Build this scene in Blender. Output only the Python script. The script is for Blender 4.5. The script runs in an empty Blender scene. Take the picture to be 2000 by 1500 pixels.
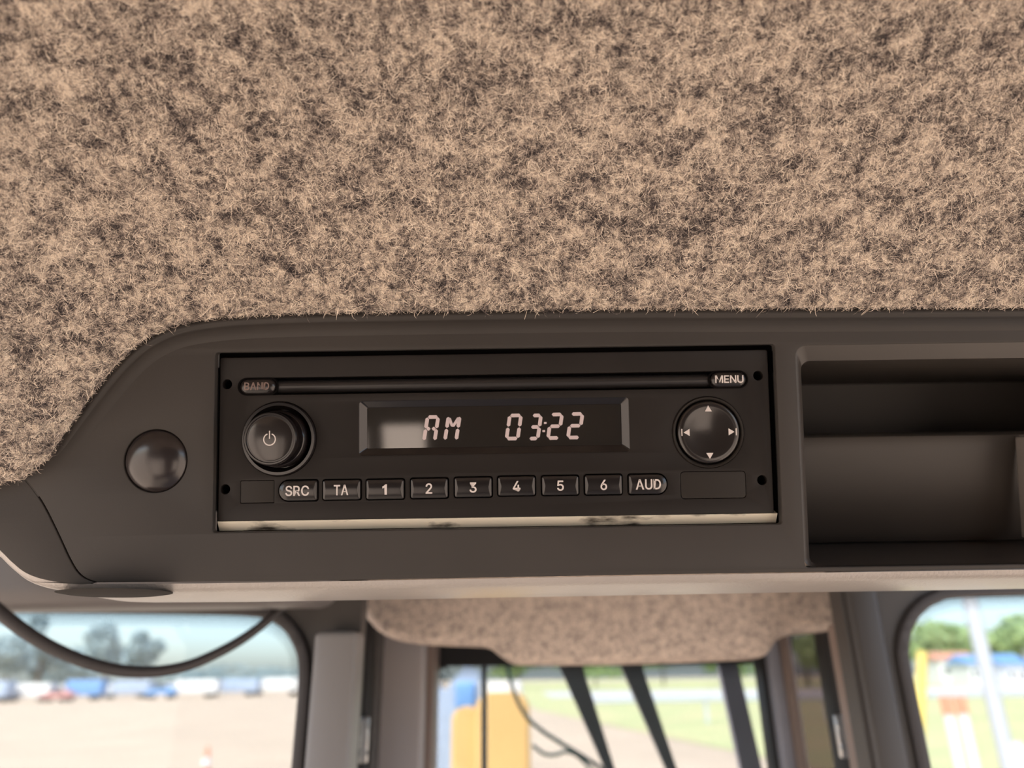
import bpy, bmesh, math, random
import numpy as np
from mathutils import Vector, Matrix

S = bpy.context.scene
COL = S.collection
R = math.radians
random.seed(7)
rng = np.random.default_rng(11)

# ------------------------------------------------------------------ camera
F_PX = 1425.0
PITCH, ROLL = R(21.9), R(-0.85)
CAM = Vector((0, 0, 2.30))
CROT = Matrix.Rotation(R(90) + PITCH, 3, 'X') @ Matrix.Rotation(ROLL, 3, 'Z')
cd = bpy.data.cameras.new('camera')
cd.sensor_width = 36.0
cd.lens = F_PX / 2000 * 36.0
cd.clip_start = 0.01
cd.clip_end = 2000
cd.dof.use_dof = True
cd.dof.focus_distance = 0.238
cd.dof.aperture_fstop = 8.0
cam = bpy.data.objects.new('camera', cd)
cam.matrix_world = Matrix.Translation(CAM) @ CROT.to_4x4()
COL.objects.link(cam)
S.camera = cam

# ------------------------------------------------------------------ light
W = bpy.data.worlds.new('sky')
S.world = W
W.use_nodes = True
wn = W.node_tree
wn.nodes.clear()
sky = wn.nodes.new('ShaderNodeTexSky')
sky.sky_type = 'NISHITA'
sky.sun_disc = False
sky.sun_elevation = R(52)
sky.sun_rotation = R(200)
sky.air_density = 0.8
sky.dust_density = 2.0
sky.ozone_density = 1.0
bg = wn.nodes.new('ShaderNodeBackground')
bg.inputs['Strength'].default_value = 0.45
wo = wn.nodes.new('ShaderNodeOutputWorld')
wn.links.new(sky.outputs[0], bg.inputs[0])
wn.links.new(bg.outputs[0], wo.inputs[0])
sd = bpy.data.lights.new('sun', 'SUN')
sd.energy = 7.0
sd.angle = R(1.0)
sd.color = (1.0, 0.93, 0.82)
sun = bpy.data.objects.new('sun', sd)
sun.rotation_euler = Vector((0.45, 0.75, -1.15)).to_track_quat('-Z', 'Y').to_euler()
sun.location = (0, -3, 8)
COL.objects.link(sun)
S.view_settings.view_transform = 'Standard'
S.view_settings.look = 'None'
S.view_settings.gamma = 1.0
S.view_settings.use_curve_mapping = False
S.view_settings.exposure = 0.62

# ------------------------------------------------------------------ placing helpers
def ray(x, y):
    return CROT @ Vector(((x - 1000) / F_PX, (750 - y) / F_PX, -1.0))

def at(x, y, Y):
    """world point on the upright plane at distance Y ahead, seen at photo pixel x, y"""
    r = ray(x, y)
    return CAM + r * (Y / r.y)

def onground(x, y, z=0.0):
    r = ray(x, y)
    return CAM + r * ((z - CAM.z) / r.z)

TILT = R(17.6)
UX = Vector((1, 0, 0))
UV = Vector((0, -math.sin(TILT), math.cos(TILT)))
UN = Vector((0, -math.cos(TILT), -math.sin(TILT)))
ORG = CAM + ray(968, 847) * 0.247
MP = Matrix((UX, UV, UN)).transposed().to_4x4()
MP.translation = ORG
MPI = MP.inverted()

def pan(x, y, w=0.0):
    """photo pixel -> (u, v) on the console's face at height w"""
    r = ray(x, y)
    o = ORG + UN * w
    p = CAM + r * ((o - CAM).dot(UN) / r.dot(UN))
    q = MPI @ p
    return q.x, q.y

# ------------------------------------------------------------------ object helpers
def setp(o, label=None, cat=None, group=None, kind=None):
    if label: o['label'] = label
    if cat: o['category'] = cat
    if group: o['group'] = group
    if kind: o['kind'] = kind
    return o

def link(o, parent=None):
    COL.objects.link(o)
    if parent is not None:
        o.parent = parent
    return o

def empty(name, mat=None, parent=None):
    o = bpy.data.objects.new(name, None)
    o.empty_display_size = 0.02
    if mat is not None:
        o.matrix_world = mat
    return link(o, parent)

def finish(me, material, angle=35):
    if material:
        me.materials.clear()
        me.materials.append(material)
    me.polygons.foreach_set('use_smooth', [True] * len(me.polygons))
    try:
        me.set_sharp_from_angle(angle=R(angle))
    except Exception:
        pass
    me.update()
    return me

def mesh(name, verts, faces, material, parent=None, angle=35):
    me = bpy.data.meshes.new(name)
    me.from_pydata([tuple(v) for v in verts], [], faces)
    finish(me, material, angle)
    return link(bpy.data.objects.new(name, me), parent)

def bm_obj(name, bm, material, parent=None, angle=35):
    bmesh.ops.recalc_face_normals(bm, faces=bm.faces[:])
    me = bpy.data.meshes.new(name)
    bm.to_mesh(me)
    bm.free()
    finish(me, material, angle)
    return link(bpy.data.objects.new(name, me), parent)

def loft_bm(bm, loops, cap0=True, cap1=True, closed=True):
    vs = [[bm.verts.new(p) for p in L] for L in loops]
    n = len(loops[0])
    for a, b in zip(vs, vs[1:]):
        for i in range(n if closed else n - 1):
            j = (i + 1) % n
            try: bm.faces.new((a[i], a[j], b[j], b[i]))
            except ValueError: pass
    if cap0: bm.faces.new(vs[0][::-1])
    if cap1: bm.faces.new(vs[-1])
    return vs

def loft(name, loops, material, parent=None, cap0=True, cap1=True, angle=35, closed=True):
    bm = bmesh.new()
    loft_bm(bm, loops, cap0, cap1, closed)
    bmesh.ops.remove_doubles(bm, verts=bm.verts[:], dist=1e-7)
    return bm_obj(name, bm, material, parent, angle)

def box_bm(bm, c, s, rot=None, bevel=0.0):
    r = bmesh.ops.create_cube(bm, size=1.0)
    vs = r['verts']
    bmesh.ops.scale(bm, vec=s, verts=vs)
    if bevel > 0:
        es = list({e for v in vs for e in v.link_edges})
        g = bmesh.ops.bevel(bm, geom=es, offset=bevel, segments=3, affect='EDGES', profile=0.5)
        vs = list({v for f in g['faces'] for v in f.verts} | {v for v in vs if v.is_valid})
    m = Matrix.Translation(c)
    if rot is not None:
        m = m @ rot.to_4x4()
    bmesh.ops.transform(bm, matrix=m, verts=vs)

def box(name, c, s, material, parent=None, rot=None, bevel=0.0):
    bm = bmesh.new()
    box_bm(bm, c, s, rot, bevel)
    return bm_obj(name, bm, material, parent)

def tube_bm(bm, pts, radii, n=12, flat=1.0):
    pts = [Vector(p) for p in pts]
    if not hasattr(radii, '__len__'):
        radii = [radii] * len(pts)
    loops = []
    up = Vector((0.13, 0.21, 0.97)).normalized()
    for i, p in enumerate(pts):
        t = (pts[min(i + 1, len(pts) - 1)] - pts[max(i - 1, 0)]).normalized()
        a = t.cross(up)
        if a.length < 1e-4: a = t.cross(Vector((1, 0, 0)))
        a.normalize()
        b = a.cross(t).normalized()
        loops.append([p + (a * math.cos(k * 2 * math.pi / n) + b * flat * math.sin(k * 2 * math.pi / n)) * radii[i] for k in range(n)])
    loft_bm(bm, loops)

def tube(name, pts, radii, material, parent=None, n=12, flat=1.0):
    bm = bmesh.new()
    tube_bm(bm, pts, radii, n, flat)
    return bm_obj(name, bm, material, parent)

def spline(pts, k=8):
    """Catmull-Rom through 2D/3D points"""
    P = [np.array(p, float) for p in pts]
    P = [2 * P[0] - P[1]] + P + [2 * P[-1] - P[-2]]
    out = []
    for i in range(1, len(P) - 2):
        for j in range(k):
            t = j / k
            a, b, c, d = P[i - 1], P[i], P[i + 1], P[i + 2]
            out.append(0.5 * (2 * b + (c - a) * t + (2 * a - 5 * b + 4 * c - d) * t * t + (3 * b - a - 3 * c + d) * t ** 3))
    out.append(P[-2])
    return out

def circle(cx, cy, r, n=48, w=0.0):
    return [(cx + r * math.cos(2 * math.pi * k / n), cy + r * math.sin(2 * math.pi * k / n), w) for k in range(n)]

def rrect(cx, cy, w, h, r, seg=6, z=0.0):
    """rounded rectangle; r is one radius or (bl, br, tr, tl)"""
    if not hasattr(r, '__len__'): r = (r,) * 4
    out = []
    cs = [(-1, -1, 180, r[0]), (1, -1, 270, r[1]), (1, 1, 0, r[2]), (-1, 1, 90, r[3])]
    for sx, sy, a0, q in cs:
        q = max(q, 1e-6)
        ox, oy = cx + sx * (w / 2 - q), cy + sy * (h / 2 - q)
        for k in range(seg + 1):
            a = R(a0 + 90 * k / seg)
            out.append((ox + q * math.cos(a), oy + q * math.sin(a), z))
    return out

def plate(name, loops, thick, top, material, parent=None, bevel=0.0, M=None):
    """flat panel with real holes: loops[0] is the outline, the others the holes"""
    cu = bpy.data.curves.new(name, 'CURVE')
    cu.dimensions = '2D'
    cu.fill_mode = 'BOTH'
    def area(L): return sum(L[i][0] * L[(i + 1) % len(L)][1] - L[(i + 1) % len(L)][0] * L[i][1] for i in range(len(L)))
    for k, L in enumerate(loops):
        L = list(L)
        if (area(L) > 0) != (k == 0): L = L[::-1]
        sp = cu.splines.new('POLY')
        sp.points.add(len(L) - 1)
        for p, q in zip(sp.points, L): p.co = (q[0] * 10, q[1] * 10, 0, 1)
        sp.use_cyclic_u = True
    cu.extrude = (thick / 2 - bevel) * 10
    cu.bevel_depth = bevel * 10
    cu.bevel_resolution = 2
    cu.offset = -bevel * 10
    tmp = bpy.data.objects.new('tmp', cu)
    COL.objects.link(tmp)
    dg = bpy.context.evaluated_depsgraph_get()
    me = bpy.data.meshes.new_from_object(tmp.evaluated_get(dg))
    bpy.data.objects.remove(tmp)
    bpy.data.curves.remove(cu)
    me.name = name
    me.transform(Matrix.Translation((0, 0, top - thick / 2)) @ Matrix.Scale(0.1, 4))
    if M is not None: me.transform(M)
    bm = bmesh.new(); bm.from_mesh(me)
    bmesh.ops.remove_doubles(bm, verts=bm.verts[:], dist=1e-7)
    bm.to_mesh(me); bm.free()
    finish(me, material, 30)
    return link(bpy.data.objects.new(name, me), parent)

GLYPHS = {"S":[[[224,-9],[197,-8],[172,-4],[149,1],[128,9],[108,19],[91,31],[76,45],[64,60],[54,77],[46,96],[41,115],[38,137],[104,137],[107,123],[110,110],[116,98],[123,88],[132,79],[142,71],[154,64],[166,59],[180,55],[194,52],[209,50],[224,49],[241,50],[257,52],[272,55],[286,60],[299,66],[311,74],[321,82],[329,92],[336,102],[341,114],[345,126],[346,139],[345,151],[342,161],[338,171],[332,179],[325,186],[316,193],[307,199],[296,205],[245,222],[184,239],[154,249],[128,260],[105,274],[86,289],[71,307],[60,326],[54,348],[52,372],[53,393],[58,413],[65,431],[75,448],[87,463],[102,476],[119,488],[138,498],[158,506],[180,511],[203,514],[227,516],[252,514],[275,511],[296,505],[316,498],[334,488],[351,476],[365,463],[377,449],[387,433],[394,415],[399,397],[401,378],[337,378],[334,396],[326,412],[316,426],[302,437],[286,447],[267,453],[247,457],[225,459],[209,458],[194,456],[180,452],[167,448],[156,442],[145,435],[136,427],[129,418],[123,409],[118,398],[116,387],[115,376],[116,363],[119,352],[124,342],[131,334],[139,326],[148,319],[158,313],[169,308],[212,293],[264,279],[312,264],[324,258],[336,252],[347,245],[359,238],[369,229],[379,220],[387,209],[395,198],[401,185],[405,171],[407,155],[408,139],[407,118],[403,99],[396,81],[386,64],[374,48],[360,34],[343,21],[323,11],[302,2],[278,-4],[252,-8]]],"R":[[[60,0],[60,509],[236,509],[264,507],[290,504],[313,497],[333,489],[351,478],[367,465],[380,450],[390,433],[399,415],[405,395],[408,374],[409,352],[408,330],[405,309],[399,290],[390,271],[380,255],[367,240],[351,228],[333,217],[312,209],[289,203],[264,199],[236,198],[96,198],[96,255],[234,255],[252,256],[269,258],[284,262],[298,267],[309,273],[319,281],[327,290],[334,300],[339,312],[342,324],[344,338],[345,352],[344,367],[342,380],[339,393],[334,405],[327,415],[319,425],[309,433],[298,440],[284,445],[269,449],[252,451],[233,452],[125,452],[125,0]],[[353,0],[230,229],[303,229],[428,0]]],"C":[[[267,-7],[235,-5],[205,1],[177,11],[150,25],[126,42],[104,63],[86,88],[70,115],[57,146],[48,179],[42,215],[40,254],[42,293],[48,329],[57,362],[70,393],[86,421],[104,445],[126,466],[150,484],[177,498],[205,508],[235,514],[267,516],[286,515],[305,513],[323,509],[340,504],[357,498],[373,490],[388,481],[402,471],[415,460],[427,447],[438,433],[448,418],[456,402],[463,385],[469,367],[473,348],[408,348],[405,361],[401,373],[395,384],[389,395],[382,404],[375,413],[366,421],[357,428],[348,435],[337,440],[327,445],[315,449],[304,452],[292,454],[280,455],[267,456],[245,454],[223,450],[203,443],[184,432],[166,419],[150,403],[137,385],[125,364],[116,340],[109,314],[105,285],[103,254],[105,223],[109,194],[116,168],[125,145],[137,123],[151,105],[166,89],[184,76],[203,66],[223,59],[245,54],[267,53],[280,53],[292,55],[304,57],[315,60],[327,64],[337,69],[348,74],[357,81],[366,88],[375,96],[382,105],[389,114],[395,125],[401,136],[405,148],[408,160],[473,160],[469,142],[463,124],[457,107],[448,91],[438,76],[428,62],[416,49],[402,38],[388,28],[373,19],[357,11],[341,5],[323,0],[305,-4],[286,-6]]],"T":[[[32,452],[32,509],[417,509],[417,452],[257,452],[257,0],[193,0],[193,452]]],"A":[[[16,0],[201,509],[276,509],[463,0],[395,0],[287,302],[264,372],[232,478],[245,478],[213,371],[191,302],[85,0]],[[110,142],[110,199],[370,199],[370,142]]],"U":[[[259,-8],[230,-7],[203,-2],[177,5],[154,15],[133,28],[114,43],[98,60],[85,80],[74,101],[66,124],[62,148],[60,173],[60,509],[124,509],[124,178],[125,160],[128,144],[133,128],[141,113],[150,99],[160,87],[173,77],[187,68],[203,61],[220,56],[239,53],[259,52],[279,53],[298,56],[315,61],[331,68],[345,77],[357,87],[368,99],[377,113],[384,128],[389,144],[392,160],[393,178],[393,509],[457,509],[457,173],[456,148],[451,124],[443,101],[433,80],[419,60],[403,43],[384,28],[363,15],[340,5],[315,-2],[288,-7]]],"D":[[[219,0],[96,0],[96,57],[215,57],[244,58],[272,63],[296,70],[318,81],[337,94],[354,110],[368,128],[379,149],[388,172],[394,198],[398,226],[399,255],[398,285],[394,312],[388,337],[379,361],[368,381],[354,399],[338,415],[320,428],[299,438],[275,446],[249,450],[221,452],[93,452],[93,509],[225,509],[261,507],[294,501],[325,492],[353,478],[377,461],[399,441],[418,418],[433,391],[446,361],[455,329],[460,293],[462,255],[460,217],[455,181],[446,149],[433,119],[417,92],[398,68],[376,48],[351,31],[322,17],[291,8],[256,2]],[[125,509],[125,0],[60,0],[60,509]]],"M":[[[60,0],[60,509],[152,509],[277,187],[287,159],[299,123],[311,84],[322,49],[307,49],[318,83],[330,121],[342,158],[352,187],[476,509],[568,509],[568,0],[504,0],[504,291],[504,327],[505,369],[506,413],[507,457],[513,457],[498,409],[482,363],[467,322],[456,291],[342,0],[286,0],[170,291],[159,321],[145,361],[129,408],[112,457],[119,457],[120,416],[121,372],[122,328],[122,291],[122,0]]],"E":[[[60,0],[60,509],[372,509],[372,452],[125,452],[125,286],[355,286],[355,229],[125,229],[125,57],[375,57],[375,0]]],"N":[[[60,0],[60,509],[136,509],[343,183],[363,151],[388,107],[414,55],[405,54],[401,108],[399,157],[399,195],[399,509],[463,509],[463,0],[387,0],[202,290],[177,331],[148,381],[108,452],[119,454],[122,384],[124,328],[125,291],[125,0]]],"B":[[[60,0],[60,509],[241,509],[266,508],[289,504],[310,499],[329,491],[345,481],[359,469],[371,456],[381,442],[388,426],[394,410],[397,392],[398,374],[397,358],[395,344],[392,331],[387,320],[380,310],[373,301],[365,293],[356,286],[347,280],[336,275],[326,270],[315,267],[315,262],[327,261],[339,257],[351,252],[363,245],[374,237],[385,227],[394,216],[402,203],[409,189],[414,173],[417,155],[418,136],[417,117],[413,100],[408,83],[400,67],[390,52],[377,39],[362,28],[344,18],[324,10],[301,4],[275,1],[247,0]],[[125,57],[245,57],[272,58],[296,63],[315,70],[330,80],[341,92],[349,105],[354,120],[355,137],[355,149],[352,161],[348,173],[342,184],[335,194],[327,203],[317,211],[306,218],[293,224],[279,228],[264,230],[248,231],[125,231]],[[125,285],[238,285],[252,286],[265,288],[277,291],[288,296],[299,302],[308,309],[316,317],[323,326],[329,337],[333,348],[335,359],[336,372],[334,388],[330,403],[323,417],[313,429],[299,439],[283,446],[263,450],[240,452],[125,452]]],"1":[[[250,0],[250,540],[180,490],[90,460],[90,585],[190,625],[270,690],[300,730],[400,730],[400,0]]],"2":[[[64,0],[64,47],[234,229],[282,282],[291,294],[299,305],[305,316],[311,327],[315,337],[318,348],[320,360],[320,371],[319,385],[317,397],[313,408],[308,419],[301,428],[293,436],[283,443],[273,449],[262,454],[250,457],[237,459],[224,460],[209,459],[196,457],[184,453],[172,447],[162,441],[153,433],[145,424],[139,413],[134,402],[130,390],[128,376],[127,362],[66,362],[67,384],[71,405],[77,424],[86,442],[98,459],[111,473],[126,486],[143,496],[162,505],[182,511],[203,514],[225,516],[247,514],[268,511],[288,505],[306,497],[323,486],[337,474],[350,461],[361,445],[370,428],[376,411],[380,392],[381,372],[380,358],[378,345],[375,331],[371,318],[365,304],[357,290],[347,275],[336,259],[322,241],[306,223],[288,202],[267,180],[153,60],[153,57],[389,57],[389,0]]],"3":[[[218,-7],[195,-6],[173,-3],[152,2],[133,10],[114,19],[98,30],[83,43],[70,57],[60,74],[52,91],[46,111],[44,132],[109,132],[111,119],[115,107],[120,97],[126,87],[134,78],[144,71],[154,64],[165,59],[178,55],[191,52],[204,50],[219,50],[234,51],[248,53],[262,56],[275,61],[287,67],[297,74],[307,83],[315,93],[321,104],[325,116],[328,130],[329,145],[328,158],[326,172],[322,184],[316,196],[308,207],[299,217],[288,226],[275,234],[260,240],[242,244],[223,247],[201,248],[157,248],[157,299],[288,448],[288,452],[70,452],[70,509],[372,509],[372,461],[211,278],[211,289],[239,290],[264,288],[287,284],[308,276],[327,265],[344,253],[359,239],[371,222],[381,205],[387,186],[392,166],[393,145],[392,123],[387,103],[380,84],[370,66],[358,50],[344,36],[327,23],[309,12],[288,4],[266,-2],[243,-6]]],"4":[[[40,105],[40,158],[247,509],[311,509],[109,166],[109,163],[413,163],[413,105]],[[282,0],[282,121],[282,146],[282,318],[343,318],[343,0]]],"5":[[[221,-7],[199,-6],[178,-2],[159,3],[140,11],[123,21],[108,32],[94,45],[83,60],[73,76],[66,93],[62,111],[60,130],[122,130],[124,119],[127,108],[132,98],[138,89],[145,80],[154,73],[163,66],[173,60],[184,56],[196,52],[208,50],[221,50],[236,51],[250,53],[264,58],[276,64],[288,72],[298,82],[307,92],[314,104],[320,117],[324,131],[327,146],[328,162],[327,178],[324,193],[320,208],[314,221],[306,233],[297,244],[286,254],[275,262],[262,269],[248,273],[233,276],[218,277],[205,276],[192,275],[180,272],[167,268],[156,264],[145,258],[136,252],[128,246],[67,253],[96,509],[366,509],[366,452],[151,452],[134,301],[136,301],[145,308],[155,315],[166,320],[178,325],[190,329],[203,331],[216,333],[229,334],[247,333],[263,330],[279,326],[294,321],[308,314],[321,306],[334,296],[345,285],[355,273],[364,260],[372,246],[379,231],[384,215],[388,199],[390,181],[391,163],[390,139],[385,117],[379,95],[369,76],[357,57],[343,41],[327,27],[309,15],[289,6],[268,-1],[245,-5]]],"6":[[[226,-7],[203,-5],[182,-1],[161,5],[142,15],[125,26],[109,40],[96,56],[84,74],[75,94],[69,115],[65,138],[64,162],[65,180],[68,199],[73,219],[80,239],[89,261],[102,285],[118,311],[137,340],[252,509],[322,509],[151,261],[145,261],[165,288],[196,307],[205,310],[214,312],[224,314],[235,314],[257,313],[278,309],[298,303],[316,295],[332,284],[346,271],[359,257],[370,240],[378,221],[384,201],[388,180],[389,157],[388,134],[384,112],[377,92],[368,73],[356,55],[343,39],[327,26],[310,14],[291,5],[271,-2],[249,-6]],[[226,48],[241,49],[254,52],[267,56],[279,63],[289,70],[299,79],[307,90],[314,101],[320,114],[324,128],[327,142],[327,157],[327,173],[324,187],[320,201],[314,213],[307,225],[299,235],[289,244],[279,251],[267,258],[254,262],[241,264],[226,265],[212,264],[198,262],[186,258],[174,252],[163,244],[153,235],[145,225],[138,214],[132,201],[128,188],[126,174],[125,158],[126,143],[128,128],[132,114],[138,102],[145,90],[153,79],[163,70],[174,63],[186,56],[198,52],[212,49]]]}
def text(name, body, u, v, w, size, material, parent, width=None, bold=0.0, thick=0.00004, space=0.09):
    """letters built from outline polygons (units of 1/1000 em), centred on u, v; size = cap height"""
    loops, x = [], 0.0
    for ch in body:
        L = [np.array(q, float) / 1000 for q in GLYPHS[ch]]
        lo, hi = min(q[:, 0].min() for q in L), max(q[:, 0].max() for q in L)
        for q in L: loops.append(q + np.array([x - lo, 0]))
        x += hi - lo + space
    A = np.concatenate(loops); lo, hi = A.min(0), A.max(0)
    sy = size / (hi[1] - lo[1]); sx = sy if width is None else width / (hi[0] - lo[0])
    cu = bpy.data.curves.new(name, 'CURVE'); cu.dimensions = '2D'; cu.fill_mode = 'BOTH'
    for q in loops:
        q = (q - (lo + hi) / 2) * (sx, sy) * 100
        keep = [p for k, p in enumerate(q) if np.linalg.norm(p - q[k - 1]) > 1e-5]
        sp = cu.splines.new('POLY'); sp.points.add(len(keep) - 1)
        for p, r in zip(sp.points, keep): p.co = (r[0], r[1], 0, 1)
        sp.use_cyclic_u = True
    cu.extrude = thick * 100
    cu.offset = bold * size * 100
    tmp = bpy.data.objects.new('tmp', cu); COL.objects.link(tmp)
    dg = bpy.context.evaluated_depsgraph_get()
    me = bpy.data.meshes.new_from_object(tmp.evaluated_get(dg))
    bpy.data.objects.remove(tmp); bpy.data.curves.remove(cu)
    me.transform(Matrix.Translation((u, v, w)) @ Matrix.Scale(0.01, 4))
    finish(me, material)
    return link(bpy.data.objects.new(name, me), parent)

# ------------------------------------------------------------------ materials
def lin(*c):
    return tuple(((x / 255) / 12.92 if x / 255 <= 0.04045 else ((x / 255 + 0.055) / 1.055) ** 2.4) for x in c) + (1.0,)

def mat(name, color, rough=0.6, metal=0.0, spec=0.5, var=0.0, scale=20.0, bump=0.0, bscale=400.0, bdist=0.0003,
        color2=None, coat=0.0, emit=0.0, stretch=None, detail=4.0, pos=(0.35, 0.65), coords='Object', sheen=0.0):
    m = bpy.data.materials.new(name)
    m.use_nodes = True
    nt = m.node_tree
    b = nt.nodes['Principled BSDF']
    b.inputs['Roughness'].default_value = rough
    b.inputs['Metallic'].default_value = metal
    b.inputs['Specular IOR Level'].default_value = spec
    b.inputs['Coat Weight'].default_value = coat
    b.inputs['Sheen Weight'].default_value = sheen
    tc = nt.nodes.new('ShaderNodeTexCoord')
    mp = nt.nodes.new('ShaderNodeMapping')
    nt.links.new(tc.outputs[coords], mp.inputs[0])
    if stretch: mp.inputs['Scale'].default_value = stretch
    nz = nt.nodes.new('ShaderNodeTexNoise')
    nz.inputs['Scale'].default_value = scale
    nz.inputs['Detail'].default_value = detail
    nt.links.new(mp.outputs[0], nz.inputs['Vector'])
    cr = nt.nodes.new('ShaderNodeValToRGB')
    if color2 is None:
        color2 = tuple(max(0, c * (1 - var)) for c in color[:3]) + (1,)
    cr.color_ramp.elements[0].color = color2
    cr.color_ramp.elements[1].color = color
    cr.color_ramp.elements[0].position, cr.color_ramp.elements[1].position = pos
    nt.links.new(nz.outputs['Fac'], cr.inputs[0])
    nt.links.new(cr.outputs[0], b.inputs['Base Color'])
    if emit > 0:
        b.inputs['Emission Color'].default_value = color
        b.inputs['Emission Strength'].default_value = emit
    if bump > 0:
        n2 = nt.nodes.new('ShaderNodeTexNoise')
        n2.inputs['Scale'].default_value = bscale
        n2.inputs['Detail'].default_value = 3
        nt.links.new(tc.outputs[coords], n2.inputs['Vector'])
        bp = nt.nodes.new('ShaderNodeBump')
        bp.inputs['Strength'].default_value = bump
        bp.inputs['Distance'].default_value = bdist
        nt.links.new(n2.outputs['Fac'], bp.inputs['Height'])
        nt.links.new(bp.outputs[0], b.inputs['Normal'])
    return m

def glass_mat(name, tint=(1, 1, 1, 1), refl=0.08, frit=None):
    m = bpy.data.materials.new(name)
    m.use_nodes = True
    nt = m.node_tree
    nt.nodes.clear()
    o = nt.nodes.new('ShaderNodeOutputMaterial')
    t = nt.nodes.new('ShaderNodeBsdfTransparent'); t.inputs[0].default_value = tint
    g = nt.nodes.new('ShaderNodeBsdfGlossy'); g.inputs['Roughness'].default_value = 0.02
    mx = nt.nodes.new('ShaderNodeMixShader')
    fr = nt.nodes.new('ShaderNodeFresnel'); fr.inputs[0].default_value = 1.3
    nt.links.new(fr.outputs[0], mx.inputs[0])
    nt.links.new(t.outputs[0], mx.inputs[1])
    nt.links.new(g.outputs[0], mx.inputs[2])
    nt.links.new(mx.outputs[0], o.inputs[0])
    return m

# plastics of the console and radio
M_FASCIA = mat('textured dark plastic', (0.039, 0.0345, 0.0315, 1), 0.62, spec=0.30, var=0.18, scale=14, bump=0.25, bscale=1800, bdist=0.0001)
M_HOUSING = mat('grained housing plastic', (0.34, 0.31, 0.285, 1), 0.34, spec=0.8, var=0.12, scale=12, bump=0.7, bscale=900, bdist=0.0003)  # base colour raised to stand for light caught along the lower lip
M_RADIO = mat('matt black faceplate', (0.014, 0.0112, 0.0100, 1), 0.5, spec=0.22, var=0.2, scale=30, bump=0.15, bscale=3000, bdist=0.00005)
M_RADIO2 = mat('blank panel plastic', (0.020, 0.0168, 0.0145, 1), 0.55, spec=0.22, var=0.1, scale=30)
M_BLACK = mat('black recess', (0.004, 0.0035, 0.0035, 1), 0.9, spec=0.05)
M_GLOSS = mat('gloss black plastic', (0.010, 0.008, 0.008, 1), 0.13, spec=0.5)
M_KEY = mat('satin black key', (0.012, 0.010, 0.010, 1), 0.22, spec=0.5)
M_CAP = mat('satin black cap', (0.016, 0.013, 0.012, 1), 0.18, spec=0.6)
M_PRINT = mat('printed white legend', lin(200, 192, 188), 0.6, var=0.05)
M_PRINT_DIM = mat('worn legend', lin(120, 100, 92), 0.5, var=0.3, scale=900)
M_LCD = mat('dark display', (0.012, 0.009, 0.006, 1), 0.05, spec=1.0, coat=1.0)
M_SEG = mat('lit display segment', lin(168, 152, 150), 0.5, emit=0.20)
M_SLEEVE = mat('scuffed bright metal', (0.88, 0.82, 0.68, 1), 0.35, metal=0.3, color2=(0.06, 0.05, 0.04, 1), scale=160, pos=(0.30, 0.42), stretch=(0.35, 1, 1), detail=6)
M_SLOT = mat('slot door plastic', (0.020, 0.018, 0.018, 1), 0.32, spec=0.4)
M_PLUG = mat('blanking plug rubber', (0.018, 0.014, 0.014, 1), 0.24, spec=0.6)
M_CUBBY = mat('storage pocket plastic', (0.050, 0.042, 0.036, 1), 0.45, spec=0.4, var=0.3, scale=16, stretch=(0.4, 1, 1))
# cab
M_WALL = mat('dark grey painted steel', (0.060, 0.054, 0.050, 1), 0.5, var=0.25, scale=6)
M_PILLAR = mat('grey painted pillar', (0.20, 0.19, 0.185, 1), 0.45, var=0.15, scale=5)
M_PILLAR2 = mat('light grey door frame', (0.36, 0.34, 0.34, 1), 0.45, var=0.1, scale=5)
M_RUBBER = mat('black rubber seal', (0.045, 0.041, 0.042, 1), 0.5, spec=0.4)
M_VBLACK = mat('black gap', (0.004, 0.004, 0.005, 1), 0.6)
M_BROWN = mat('brown edge trim', (0.22, 0.165, 0.14, 1), 0.5, var=0.2, scale=8)
M_BLUEGREY = mat('blue grey strip', (0.30, 0.31, 0.36, 1), 0.35, var=0.2, scale=8)
M_STEEL = mat('bright latch steel', (0.6, 0.6, 0.6, 1), 0.3, metal=0.9)
M_GLASS = glass_mat('window glass', (0.62, 0.64, 0.64, 1))
# outdoors
M_SAND = mat('pale sand', (0.60, 0.47, 0.35, 1), 0.9, var=0.12, scale=0.25, detail=6)
M_ROAD = mat('pale road', (0.62, 0.60, 0.57, 1), 0.8, var=0.1, scale=0.5)
M_GRASS = mat('mown grass', (0.46, 0.50, 0.24, 1), 0.9, color2=(0.58, 0.52, 0.28, 1), scale=0.3)
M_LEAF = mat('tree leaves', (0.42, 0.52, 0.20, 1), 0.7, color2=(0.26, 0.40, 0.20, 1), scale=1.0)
M_LEAF2 = mat('haze paled leaves', (0.36, 0.46, 0.48, 1), 0.8, color2=(0.26, 0.36, 0.40, 1), scale=1.0)  # haze and glare put into the leaf colour
M_BARK = mat('bark', (0.18, 0.14, 0.11, 1), 0.9, var=0.3, scale=6)
M_YELLOW = mat('yellow machine paint', (0.74, 0.47, 0.19, 1), 0.4, var=0.1, scale=3)
M_YELLOW2 = mat('bright yellow post', (0.80, 0.62, 0.16, 1), 0.5, var=0.1)
M_WHITE = mat('white paint', (0.75, 0.75, 0.75, 1), 0.5, var=0.05)
M_ORANGE = mat('orange plastic', (0.80, 0.30, 0.18, 1), 0.5, var=0.1)
M_RED = mat('red paint', (0.60, 0.30, 0.28, 1), 0.5, var=0.1)  # paled so the colour carries the distant haze
M_BLUE = mat('blue paint', (0.18, 0.36, 0.68, 1), 0.4, var=0.1)
M_PALEBLUE = mat('pale blue grey paint', (0.40, 0.48, 0.62, 1), 0.4, var=0.1)  # haze over the parked vehicles mixed into this paint colour
M_GREYP = mat('light grey pole', (0.50, 0.53, 0.58, 1), 0.5, var=0.05)
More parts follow.
